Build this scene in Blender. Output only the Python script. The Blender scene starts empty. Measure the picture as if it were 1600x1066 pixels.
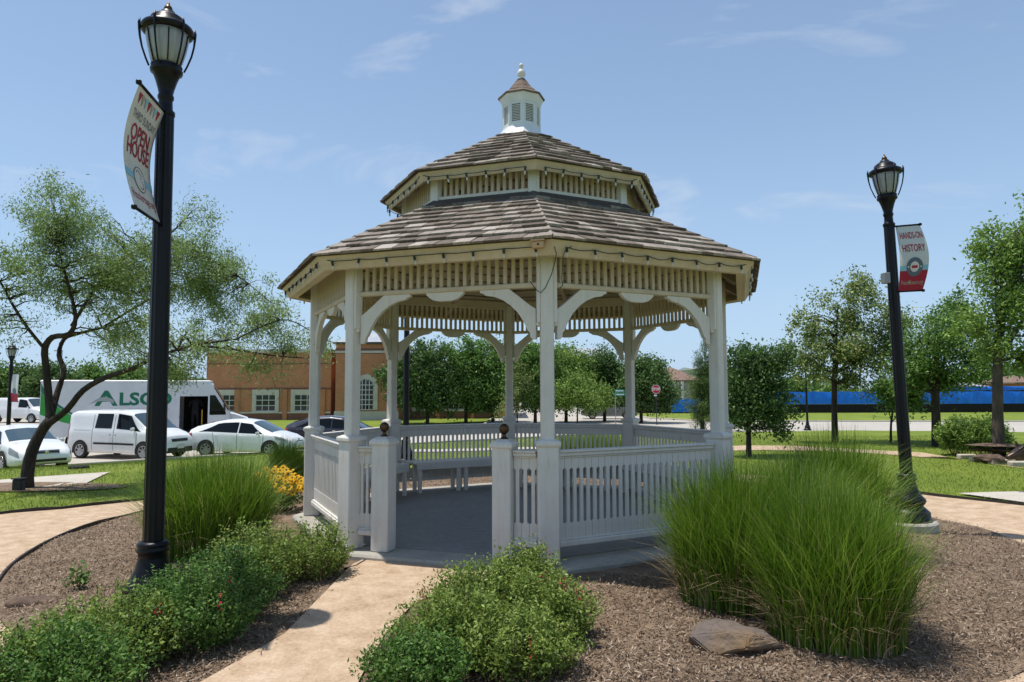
import bpy, bmesh, math, random
import numpy as np
from mathutils import Vector, Matrix, Euler

random.seed(7)
RNG = np.random.default_rng(7)
S = bpy.context.scene
COL = S.collection
R_ = math.radians

# ---------------------------------------------------------------- camera
CAM_H, PITCH, ROLL, FPX = 1.65, 0.0715, -0.003, 1066.0
cam_d = bpy.data.cameras.new('camera')
cam_d.sensor_width = 36.0
cam_d.lens = 36.0 * FPX / 1600.0
cam_d.clip_start = 0.05
cam_d.clip_end = 5000.0
cam = bpy.data.objects.new('camera', cam_d)
COL.objects.link(cam)
cam.matrix_world = (Matrix.Translation((0, 0, CAM_H)) @ Matrix.Rotation(math.pi / 2 + PITCH, 4, 'X')
                    @ Matrix.Rotation(ROLL, 4, 'Z'))
S.camera = cam

# ---------------------------------------------------------------- sky, sun, exposure
SUN_TO = Vector((-0.27, 0.035, 1.0)).normalized()      # direction towards the sun
SUN_EL = math.asin(SUN_TO.z)
SUN_AZ = math.atan2(SUN_TO.x, SUN_TO.y)
world = bpy.data.worlds.new('World')
S.world = world
world.use_nodes = True
wn = world.node_tree.nodes
wl = world.node_tree.links
wn.clear()
w_out = wn.new('ShaderNodeOutputWorld')
w_bg = wn.new('ShaderNodeBackground')
w_bg.inputs['Strength'].default_value = 0.14
w_sky = wn.new('ShaderNodeTexSky')
w_sky.sky_type = 'NISHITA'
w_sky.sun_disc = False
w_sky.sun_elevation = SUN_EL
w_sky.sun_rotation = SUN_AZ
w_sky.altitude = 200
w_sky.air_density = 1.0
w_sky.dust_density = 0.35
w_sky.ozone_density = 1.0
# thin cirrus: stretched noise mixed over the sky
w_tc = wn.new('ShaderNodeTexCoord')
w_map = wn.new('ShaderNodeMapping')
w_map.inputs['Scale'].default_value = (1.6, 1.6, 5.0)
w_map.inputs['Rotation'].default_value = (0.15, 0.25, 0.4)
w_map.inputs['Location'].default_value = (0.35, 0.2, 0.9)
w_n1 = wn.new('ShaderNodeTexNoise')
w_n1.inputs['Scale'].default_value = 2.1
w_n1.inputs['Detail'].default_value = 9
w_n1.inputs['Roughness'].default_value = 0.56
w_n1.inputs['Distortion'].default_value = 0.5
w_rp = wn.new('ShaderNodeValToRGB')
w_rp.color_ramp.elements[0].position = 0.56
w_rp.color_ramp.elements[0].color = (0, 0, 0, 1)
w_rp.color_ramp.elements[1].position = 0.80
w_rp.color_ramp.elements[1].color = (0.55, 0.55, 0.55, 1)
w_mix = wn.new('ShaderNodeMixRGB')
w_mix.inputs['Color2'].default_value = (5.6, 5.9, 6.3, 1)
wl.new(w_tc.outputs['Generated'], w_map.inputs['Vector'])
wl.new(w_map.outputs['Vector'], w_n1.inputs['Vector'])
wl.new(w_n1.outputs['Fac'], w_rp.inputs['Fac'])
wl.new(w_rp.outputs['Color'], w_mix.inputs['Fac'])
# summer haze: the sky pales towards the horizon all the way round
w_sep = wn.new('ShaderNodeSeparateXYZ')
wl.new(w_tc.outputs['Generated'], w_sep.inputs[0])
w_hz = wn.new('ShaderNodeValToRGB')
he = w_hz.color_ramp.elements
he[0].position = 0.0
he[0].color = (0.9, 0.9, 0.9, 1)
he[1].position = 0.75
he[1].color = (0.12, 0.12, 0.12, 1)
he.new(0.12).color = (0.66, 0.66, 0.66, 1)
he.new(0.36).color = (0.36, 0.36, 0.36, 1)
wl.new(w_sep.outputs['Z'], w_hz.inputs['Fac'])
w_hm = wn.new('ShaderNodeMixRGB')
w_hm.inputs['Color2'].default_value = (3.0, 4.3, 6.05, 1)
wl.new(w_hz.outputs['Color'], w_hm.inputs['Fac'])
wl.new(w_sky.outputs['Color'], w_hm.inputs['Color1'])
wl.new(w_hm.outputs['Color'], w_mix.inputs['Color1'])
wl.new(w_mix.outputs['Color'], w_bg.inputs['Color'])
wl.new(w_bg.outputs['Background'], w_out.inputs['Surface'])

sun_d = bpy.data.lights.new('sun', 'SUN')
sun_d.energy = 4.6
sun_d.angle = R_(0.53)
sun_d.color = (1.0, 0.96, 0.89)
sun = bpy.data.objects.new('sun', sun_d)
COL.objects.link(sun)
sun.rotation_euler = (-SUN_TO).to_track_quat('-Z', 'Y').to_euler()
sun.location = (-10, 5, 30)

S.view_settings.view_transform = 'Standard'
S.view_settings.look = 'None'
S.view_settings.exposure = 0.07
S.view_settings.gamma = 1.0
S.view_settings.use_curve_mapping = False

# ---------------------------------------------------------------- materials
def new_mat(name):
    m = bpy.data.materials.new(name)
    m.use_nodes = True
    nt = m.node_tree
    b = nt.nodes['Principled BSDF']
    return m, nt, b

def nd(nt, typ, **kw):
    n = nt.nodes.new(typ)
    for k, v in kw.items():
        if k in n.inputs:
            n.inputs[k].default_value = v
        else:
            setattr(n, k, v)
    return n

def ramp(nt, stops):
    r = nt.nodes.new('ShaderNodeValToRGB')
    els = r.color_ramp.elements
    while len(els) < len(stops):
        els.new(0.5)
    for e, (p, c) in zip(els, stops):
        e.position = p
        e.color = (*c, 1)
    return r

def noisy(name, stops, scale=4.0, detail=6, rough=0.8, bump=0.0, bscale=60.0, bdist=0.01, spec=0.3, metal=0.0,
          coord='Object', stretch=None, coat=0.0, mixscale=None, grain=None):
    """a surface whose colour wanders between the given stops, with fine relief"""
    m, nt, b = new_mat(name)
    tc = nd(nt, 'ShaderNodeTexCoord')
    vec = tc.outputs[coord]
    if stretch:
        mp = nd(nt, 'ShaderNodeMapping')
        mp.inputs['Scale'].default_value = stretch
        nt.links.new(vec, mp.inputs['Vector'])
        vec = mp.outputs['Vector']
    n = nd(nt, 'ShaderNodeTexNoise', Scale=scale, Detail=detail, Roughness=0.62)
    nt.links.new(vec, n.inputs['Vector'])
    fac = n.outputs['Fac']
    if mixscale:
        n3 = nd(nt, 'ShaderNodeTexNoise', Scale=mixscale, Detail=3)
        nt.links.new(vec, n3.inputs['Vector'])
        mx = nd(nt, 'ShaderNodeMath', operation='ADD')
        nt.links.new(fac, mx.inputs[0])
        nt.links.new(n3.outputs['Fac'], mx.inputs[1])
        mx2 = nd(nt, 'ShaderNodeMath', operation='MULTIPLY')
        mx2.inputs[1].default_value = 0.5
        nt.links.new(mx.outputs[0], mx2.inputs[0])
        fac = mx2.outputs[0]
    r = ramp(nt, stops)
    nt.links.new(fac, r.inputs['Fac'])
    col = r.outputs['Color']
    if grain:                   # streaks, scuffs and grime that run along the boards
        mp2 = nd(nt, 'ShaderNodeMapping')
        mp2.inputs['Scale'].default_value = grain
        nt.links.new(tc.outputs[coord], mp2.inputs['Vector'])
        n4 = nd(nt, 'ShaderNodeTexNoise', Scale=3.0, Detail=9, Roughness=0.72)
        nt.links.new(mp2.outputs['Vector'], n4.inputs['Vector'])
        r4 = ramp(nt, [(0.28, (0.72, 0.68, 0.61)), (0.40, (0.94, 0.93, 0.915)), (0.6, (1.0, 1.0, 1.0)), (0.75, (1.04, 1.04, 1.04))])
        nt.links.new(n4.outputs['Fac'], r4.inputs['Fac'])
        m4 = nd(nt, 'ShaderNodeMixRGB', blend_type='MULTIPLY')
        m4.inputs['Fac'].default_value = 1.0
        nt.links.new(col, m4.inputs['Color1'])
        nt.links.new(r4.outputs['Color'], m4.inputs['Color2'])
        col = m4.outputs['Color']
    nt.links.new(col, b.inputs['Base Color'])
    b.inputs['Roughness'].default_value = rough
    b.inputs['Specular IOR Level'].default_value = spec
    b.inputs['Metallic'].default_value = metal
    b.inputs['Coat Weight'].default_value = coat
    if bump:
        n2 = nd(nt, 'ShaderNodeTexNoise', Scale=bscale, Detail=4)
        nt.links.new(vec, n2.inputs['Vector'])
        bp = nd(nt, 'ShaderNodeBump', Strength=bump, Distance=bdist)
        nt.links.new(n2.outputs['Fac'], bp.inputs['Height'])
        nt.links.new(bp.outputs['Normal'], b.inputs['Normal'])
    return m

def plain(name, col, rough=0.5, metal=0.0, spec=0.5, coat=0.0):
    d = tuple(c * 0.86 for c in col)
    l = tuple(min(1, c * 1.1) for c in col)
    return noisy(name, [(0.3, d), (0.7, l)], scale=3.0, rough=rough, metal=metal, spec=spec, coat=coat)

def island(name, stops, rough=0.8, transl=0.0, tcol=None, spec=0.2, obj_random=False, grain=None, bump=0.0):
    """colour picked per leaf / chip / shingle; optionally light passing through"""
    m, nt, b = new_mat(name)
    if obj_random:
        g = nd(nt, 'ShaderNodeObjectInfo')
        fac = g.outputs['Random']
    else:
        g = nd(nt, 'ShaderNodeNewGeometry')
        fac = g.outputs['Random Per Island']
    r = ramp(nt, stops)
    nt.links.new(fac, r.inputs['Fac'])
    col = r.outputs['Color']
    if grain:
        tc = nd(nt, 'ShaderNodeTexCoord')
        mp = nd(nt, 'ShaderNodeMapping')
        mp.inputs['Scale'].default_value = grain
        nt.links.new(tc.outputs['Object'], mp.inputs['Vector'])
        n = nd(nt, 'ShaderNodeTexNoise', Scale=6.0, Detail=5)
        nt.links.new(mp.outputs['Vector'], n.inputs['Vector'])
        rr = ramp(nt, [(0.3, (0.62, 0.62, 0.62)), (0.7, (1.15, 1.13, 1.1))])
        nt.links.new(n.outputs['Fac'], rr.inputs['Fac'])
        mm = nd(nt, 'ShaderNodeMixRGB', blend_type='MULTIPLY')
        mm.inputs['Fac'].default_value = 1.0
        nt.links.new(col, mm.inputs['Color1'])
        nt.links.new(rr.outputs['Color'], mm.inputs['Color2'])
        col = mm.outputs['Color']
        if bump:
            bp = nd(nt, 'ShaderNodeBump', Strength=bump, Distance=0.01)
            nt.links.new(n.outputs['Fac'], bp.inputs['Height'])
            nt.links.new(bp.outputs['Normal'], b.inputs['Normal'])
    nt.links.new(col, b.inputs['Base Color'])
    b.inputs['Roughness'].default_value = rough
    b.inputs['Specular IOR Level'].default_value = spec
    if transl:
        t = nd(nt, 'ShaderNodeBsdfTranslucent')
        if tcol:
            t.inputs['Color'].default_value = (*tcol, 1)
        else:
            nt.links.new(col, t.inputs['Color'])
        mx = nd(nt, 'ShaderNodeMixShader')
        mx.inputs['Fac'].default_value = transl
        out = nt.nodes['Material Output']
        nt.links.new(b.outputs['BSDF'], mx.inputs[1])
        nt.links.new(t.outputs['BSDF'], mx.inputs[2])
        nt.links.new(mx.outputs['Shader'], out.inputs['Surface'])
    return m

def glassy(name, col, rough=0.06):
    m, nt, b = new_mat(name)
    b.inputs['Base Color'].default_value = (*col, 1)
    b.inputs['Roughness'].default_value = rough
    b.inputs['Specular IOR Level'].default_value = 0.45
    return m

def brick_mat(name, c1, c2, mortar, scale=1.0):
    m, nt, b = new_mat(name)
    tc = nd(nt, 'ShaderNodeTexCoord')
    sp = nd(nt, 'ShaderNodeSeparateXYZ')
    nt.links.new(tc.outputs['Object'], sp.inputs[0])
    ad = nd(nt, 'ShaderNodeMath', operation='ADD')
    nt.links.new(sp.outputs['X'], ad.inputs[0])
    nt.links.new(sp.outputs['Y'], ad.inputs[1])
    cb = nd(nt, 'ShaderNodeCombineXYZ')
    nt.links.new(ad.outputs[0], cb.inputs['X'])
    nt.links.new(sp.outputs['Z'], cb.inputs['Y'])
    br = nd(nt, 'ShaderNodeTexBrick', Scale=1.0)
    br.inputs['Brick Width'].default_value = 0.30 * scale
    br.inputs['Row Height'].default_value = 0.10 * scale
    br.inputs['Mortar Size'].default_value = 0.010
    br.inputs['Color1'].default_value = (*c1, 1)
    br.inputs['Color2'].default_value = (*c2, 1)
    br.inputs['Mortar'].default_value = (*mortar, 1)
    nt.links.new(cb.outputs[0], br.inputs['Vector'])
    n = nd(nt, 'ShaderNodeTexNoise', Scale=0.6, Detail=5)
    nt.links.new(tc.outputs['Object'], n.inputs['Vector'])
    rr = ramp(nt, [(0.3, (0.85, 0.85, 0.85)), (0.7, (1.1, 1.1, 1.1))])
    nt.links.new(n.outputs['Fac'], rr.inputs['Fac'])
    mm = nd(nt, 'ShaderNodeMixRGB', blend_type='MULTIPLY')
    mm.inputs['Fac'].default_value = 1.0
    nt.links.new(br.outputs['Color'], mm.inputs['Color1'])
    nt.links.new(rr.outputs['Color'], mm.inputs['Color2'])
    nt.links.new(mm.outputs['Color'], b.inputs['Base Color'])
    b.inputs['Roughness'].default_value = 0.85
    return m

M = {}
M['white'] = noisy('painted_wood_white', [(0.25, (0.58, 0.55, 0.50)), (0.5, (0.70, 0.665, 0.61)), (0.8, (0.75, 0.72, 0.67))], scale=5, rough=0.45, grain=(7, 7, 0.9),
                   bump=0.12, bscale=45, bdist=0.004, spec=0.4, mixscale=0.9)
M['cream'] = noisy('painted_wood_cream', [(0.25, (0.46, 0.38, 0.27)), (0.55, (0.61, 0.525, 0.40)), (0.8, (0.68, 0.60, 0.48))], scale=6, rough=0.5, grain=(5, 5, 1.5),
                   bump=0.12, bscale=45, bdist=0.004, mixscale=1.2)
M['ceil'] = noisy('ceiling_wood', [(0.3, (0.36, 0.30, 0.21)), (0.7, (0.50, 0.43, 0.32))], scale=5, rough=0.6, mixscale=1.5)
M['deck'] = noisy('roof_felt', [(0.3, (0.05, 0.045, 0.04)), (0.7, (0.09, 0.08, 0.07))], rough=0.95)
CED = [(0.0, (0.12, 0.095, 0.076)), (0.3, (0.19, 0.155, 0.127)), (0.6, (0.265, 0.222, 0.185)), (0.85, (0.345, 0.298, 0.255)), (1.0, (0.46, 0.41, 0.355))]
M['cedar'] = island('cedar_shingle', CED, rough=0.85, obj_random=True, grain=(9, 1.2, 1.2), bump=0.35)
M['cedar_i'] = island('cedar_shingle_mass', CED, rough=0.85, grain=(3, 3, 3), bump=0.3)
M['cedar_d'] = noisy('dark_cedar', [(0.3, (0.10, 0.07, 0.05)), (0.7, (0.22, 0.165, 0.125))], scale=14, rough=0.9)
M['flash'] = plain('lead_flashing', (0.06, 0.055, 0.06), 0.5)
M['cupola'] = noisy('cupola_paint', [(0.3, (0.60, 0.62, 0.63)), (0.7, (0.76, 0.78, 0.79))], scale=8, rough=0.5, mixscale=2)
M['conc'] = noisy('concrete_slab', [(0.25, (0.26, 0.24, 0.205)), (0.5, (0.36, 0.335, 0.29)), (0.8, (0.45, 0.42, 0.37))], scale=3, detail=9, rough=0.88,
                  bump=0.25, bscale=90, bdist=0.004, mixscale=22)
M['floor'] = noisy('gazebo_floor', [(0.25, (0.20, 0.195, 0.185)), (0.75, (0.33, 0.32, 0.30))], scale=2.2, detail=9, rough=0.8, bump=0.15, bscale=80,
                   bdist=0.003, mixscale=14)
M['road'] = noisy('road_concrete', [(0.25, (0.36, 0.325, 0.28)), (0.75, (0.50, 0.46, 0.40))], scale=0.35, detail=9, rough=0.9, bump=0.1, mixscale=5)
M['walk'] = noisy('sidewalk_concrete', [(0.25, (0.40, 0.36, 0.30)), (0.75, (0.55, 0.50, 0.43))], scale=1.2, detail=8, rough=0.9, bump=0.1, mixscale=14)
M['dg'] = noisy('decomposed_granite', [(0.25, (0.24, 0.155, 0.09)), (0.42, (0.42, 0.295, 0.19)), (0.56, (0.52, 0.385, 0.265)), (0.75, (0.66, 0.53, 0.40))],
                scale=38, detail=9, rough=0.95, bump=0.8, bscale=90, bdist=0.01, mixscale=6, coord='Object')
M['mulch'] = noisy('bark_mulch', [(0.25, (0.08, 0.052, 0.033)), (0.45, (0.19, 0.13, 0.085)), (0.6, (0.29, 0.205, 0.138)), (0.78, (0.42, 0.32, 0.23))],
                   scale=42, detail=8, rough=0.95, bump=1.0, bscale=60, bdist=0.03, mixscale=5)
M['lawn'] = noisy('lawn', [(0.28, (0.085, 0.135, 0.018)), (0.45, (0.16, 0.215, 0.030)), (0.6, (0.215, 0.265, 0.042)), (0.8, (0.30, 0.31, 0.08))],
                  scale=30, detail=9, rough=0.9, bump=0.9, bscale=70, bdist=0.03, mixscale=0.55, spec=0.15)
CHIP = [(0, (0.045, 0.03, 0.022)), (0.3, (0.13, 0.088, 0.058)), (0.65, (0.25, 0.18, 0.125)), (0.92, (0.38, 0.29, 0.215)), (1, (0.50, 0.41, 0.32))]
M['chip'] = island('mulch_chip', CHIP, rough=0.9)
M['blade'] = island('lawn_blade', [(0, (0.09, 0.145, 0.016)), (0.5, (0.17, 0.235, 0.032)), (0.85, (0.25, 0.30, 0.05)), (1, (0.38, 0.36, 0.14))], transl=0.25)
M['black'] = noisy('black_painted_metal', [(0.3, (0.005, 0.005, 0.007)), (0.7, (0.009, 0.009, 0.012))], rough=0.36, spec=0.22, bump=0.05, bscale=30)
M['edging'] = plain('dark_edging', (0.025, 0.02, 0.018), 0.7)
M['globe'] = noisy('frosted_lamp_globe', [(0.3, (0.24, 0.25, 0.25)), (0.7, (0.38, 0.39, 0.38))], rough=0.25, scale=6, spec=0.5, stretch=(4, 4, 0.6))
M['bronze'] = noisy('aged_bronze', [(0.3, (0.055, 0.032, 0.018)), (0.7, (0.16, 0.095, 0.045))], rough=0.38, metal=0.8, scale=9)
M['bronze2'] = noisy('dark_bronze', [(0.3, (0.03, 0.022, 0.018)), (0.7, (0.09, 0.06, 0.045))], rough=0.4, metal=0.6, scale=6)
M['wire'] = plain('green_black_wire', (0.012, 0.025, 0.02), 0.5)
M['bulb'] = glassy('clear_bulb', (0.55, 0.55, 0.5), 0.08)
M['box'] = plain('bare_wood_box', (0.52, 0.33, 0.18), 0.7)
M['rock'] = noisy('field_stone', [(0.25, (0.075, 0.06, 0.052)), (0.45, (0.15, 0.118, 0.10)), (0.6, (0.20, 0.135, 0.08)), (0.72, (0.34, 0.185, 0.06)), (0.85, (0.30, 0.24, 0.18))],
                  scale=3.2, detail=7, rough=0.85, bump=0.6, bscale=18, bdist=0.03, mixscale=1.1)
M['flag'] = noisy('flagstone', [(0.25, (0.05, 0.036, 0.028)), (0.5, (0.13, 0.085, 0.06)), (0.75, (0.25, 0.17, 0.115))], scale=5, rough=0.9, bump=0.6, bscale=25,
                  bdist=0.03)
M['lime'] = noisy('limestone', [(0.3, (0.42, 0.36, 0.27)), (0.7, (0.58, 0.52, 0.42))], scale=4, rough=0.9, bump=0.4, bscale=20)
M['bark'] = noisy('dark_bark', [(0.3, (0.018, 0.014, 0.012)), (0.55, (0.05, 0.038, 0.03)), (0.8, (0.11, 0.085, 0.065))], scale=9, rough=0.95, bump=1.0,
                  bscale=22, bdist=0.03, stretch=(1, 1, 0.25))
M['bark2'] = noisy('grey_bark', [(0.3, (0.04, 0.03, 0.023)), (0.7, (0.13, 0.10, 0.075))], scale=8, rough=0.95, bump=0.8, bscale=20, bdist=0.03,
                   stretch=(1, 1, 0.3))
def leafm(name, a, b_, c, t=0.35):
    return island(name, [(0, a), (0.5, b_), (0.9, c), (1, tuple(min(1, x * 1.35) for x in c))], rough=0.55, transl=t, spec=0.35)
M['l_mesq'] = leafm('mesquite_leaf', (0.127, 0.195, 0.051), (0.220, 0.321, 0.094), (0.355, 0.456, 0.169))
M['l_dark'] = leafm('dark_leaf', (0.047, 0.094, 0.023), (0.084, 0.158, 0.041), (0.158, 0.260, 0.074))
M['l_mid'] = leafm('mid_leaf', (0.066, 0.140, 0.026), (0.122, 0.235, 0.049), (0.225, 0.356, 0.085))
M['l_bright'] = leafm('bright_leaf', (0.101, 0.179, 0.029), (0.179, 0.294, 0.051), (0.302, 0.416, 0.101))
M['l_pod'] = leafm('podded_leaf', (0.085, 0.150, 0.037), (0.160, 0.244, 0.066), (0.431, 0.450, 0.169))
M['l_jun'] = leafm('juniper_leaf', (0.031, 0.067, 0.017), (0.063, 0.119, 0.025), (0.154, 0.224, 0.042), 0.2)
M['l_salv'] = leafm('salvia_leaf', (0.10, 0.155, 0.024), (0.19, 0.275, 0.048), (0.31, 0.40, 0.095), 0.4)
M['l_salv2'] = leafm('salvia_leaf_deep', (0.043, 0.109, 0.017), (0.094, 0.196, 0.035), (0.189, 0.319, 0.072), 0.4)
M['stem'] = island('shrub_stem', [(0, (0.07, 0.08, 0.03)), (1, (0.17, 0.12, 0.07))], rough=0.8)
M['grass'] = island('maiden_grass_blade', [(0, (0.06, 0.13, 0.008)), (0.4, (0.115, 0.225, 0.014)), (0.75, (0.18, 0.30, 0.026)), (0.94, (0.27, 0.36, 0.06)), (1, (0.44, 0.36, 0.17))],
                    rough=0.5, transl=0.35, spec=0.4)
M['grass_dry'] = island('dry_grass_blade', [(0, (0.20, 0.14, 0.07)), (1, (0.46, 0.37, 0.22))], rough=0.8, transl=0.2)
M['petal_y'] = island('yellow_petal', [(0, (0.75, 0.36, 0.01)), (1, (0.86, 0.55, 0.02))], rough=0.6, transl=0.3)
M['petal_r'] = island('red_petal', [(0, (0.45, 0.015, 0.03)), (1, (0.65, 0.05, 0.10))], rough=0.6, transl=0.3)
M['flower_c'] = plain('dark_flower_centre', (0.05, 0.025, 0.012), 0.9)
M['paint_w'] = noisy('white_car_paint', [(0.3, (0.70, 0.70, 0.69)), (0.7, (0.80, 0.80, 0.79))], scale=1.5, rough=0.25, spec=0.5, coat=0.6)
M['paint_t'] = noisy('truck_white_paint', [(0.3, (0.56, 0.57, 0.58)), (0.7, (0.68, 0.69, 0.70))], scale=1.2, rough=0.4, spec=0.4)
M['paint_n'] = noisy('navy_car_paint', [(0.3, (0.02, 0.021, 0.032)), (0.7, (0.04, 0.042, 0.06))], rough=0.25, coat=0.6)
M['paint_g'] = noisy('grey_car_paint', [(0.3, (0.16, 0.17, 0.18)), (0.7, (0.24, 0.25, 0.26))], rough=0.25, coat=0.6)
M['glass'] = glassy('car_glass', (0.006, 0.008, 0.010), 0.04)
M['glass'].node_tree.nodes['Principled BSDF'].inputs['Specular IOR Level'].default_value = 0.22
M['shield'] = glassy('windscreen_glass', (0.05, 0.085, 0.11), 0.03)
M['tyre'] = plain('tyre_rubber', (0.012, 0.012, 0.012), 0.85)
M['rim'] = plain('alloy_rim', (0.42, 0.42, 0.43), 0.35, metal=0.6)
M['trim'] = plain('black_trim', (0.015, 0.015, 0.016), 0.6)
M['lens'] = glassy('headlamp_lens', (0.26, 0.27, 0.28), 0.08)
M['tail'] = glassy('tail_lamp', (0.35, 0.015, 0.015), 0.2)
M['chrome'] = plain('chrome', (0.6, 0.6, 0.62), 0.15, metal=1.0)
M['plate'] = plain('number_plate', (0.6, 0.6, 0.58), 0.5)
M['dgreen'] = plain('dark_green_vinyl', (0.0, 0.14, 0.075), 0.4)
M['lgreen'] = plain('bright_green_vinyl', (0.02, 0.29, 0.035), 0.4)
M['gvinyl'] = plain('grey_vinyl', (0.33, 0.36, 0.35), 0.4)
M['inside'] = plain('dark_interior', (0.02, 0.019, 0.018), 0.9)
M['brick'] = brick_mat('orange_brick', (0.50, 0.205, 0.088), (0.42, 0.16, 0.07), (0.42, 0.25, 0.15))
M['brick_d'] = brick_mat('dark_brick', (0.20, 0.075, 0.05), (0.16, 0.06, 0.04), (0.22, 0.13, 0.10))
M['stone'] = noisy('cast_stone', [(0.3, (0.46, 0.43, 0.36)), (0.7, (0.58, 0.55, 0.47))], scale=2, rough=0.85)
M['mroof'] = noisy('metal_roof', [(0.3, (0.40, 0.41, 0.42)), (0.7, (0.52, 0.53, 0.54))], scale=1, rough=0.4, metal=0.3)
M['win'] = glassy('window_glass', (0.018, 0.022, 0.026), 0.05)
M['muntin'] = plain('white_window_bar', (0.62, 0.62, 0.60), 0.5)
M['roof_b'] = noisy('brown_roof_tile', [(0.3, (0.15, 0.095, 0.07)), (0.7, (0.25, 0.17, 0.13))], scale=3, rough=0.9)
M['stucco'] = noisy('tan_stucco', [(0.3, (0.36, 0.30, 0.23)), (0.7, (0.46, 0.40, 0.32))], scale=2, rough=0.9)
M['greywall'] = noisy('pale_grey_cladding', [(0.3, (0.42, 0.43, 0.44)), (0.7, (0.56, 0.57, 0.58))], scale=1, rough=0.7)
M['tarp'] = noisy('blue_tarp', [(0.25, (0.006, 0.13, 0.62)), (0.6, (0.012, 0.20, 0.85)), (0.85, (0.03, 0.28, 0.92))], scale=1.6, rough=0.45, bump=0.5, bscale=2.5, bdist=0.2,
                   stretch=(1, 1, 0.4))
M['silt'] = noisy('black_silt_fabric', [(0.3, (0.008, 0.008, 0.008)), (0.7, (0.022, 0.02, 0.018))], rough=0.9)
M['galv'] = plain('galvanised_steel', (0.3, 0.3, 0.3), 0.5, metal=0.6)
M['sign_r'] = plain('sign_red', (0.50, 0.012, 0.025), 0.45)
M['sign_w'] = plain('sign_white', (0.75, 0.75, 0.74), 0.45)
M['sign_g'] = plain('sign_green', (0.0, 0.24, 0.16), 0.45)
M['ban'] = noisy('banner_cream_cloth', [(0.3, (0.60, 0.57, 0.50)), (0.7, (0.70, 0.67, 0.60))], rough=0.75)
M['ban2'] = noisy('banner_grey_cloth', [(0.3, (0.50, 0.53, 0.50)), (0.7, (0.60, 0.63, 0.60))], rough=0.75)
M['b_red'] = plain('banner_red', (0.36, 0.010, 0.03), 0.7)
M['b_grey'] = plain('banner_slate', (0.10, 0.14, 0.16), 0.7)
M['b_blue'] = plain('banner_pale_blue', (0.25, 0.50, 0.58), 0.7)
M['b_tan'] = plain('banner_tan', (0.42, 0.36, 0.28), 0.7)
M['ink'] = plain('banner_grey_ink', (0.17, 0.17, 0.17), 0.7)
M['cloth_d'] = noisy('dark_clothes', [(0.3, (0.008, 0.008, 0.01)), (0.7, (0.02, 0.02, 0.024))], rough=0.9)
M['skin'] = plain('skin', (0.30, 0.17, 0.11), 0.6)
M['orange'] = plain('orange_plastic', (0.65, 0.08, 0.03), 0.5)

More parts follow.
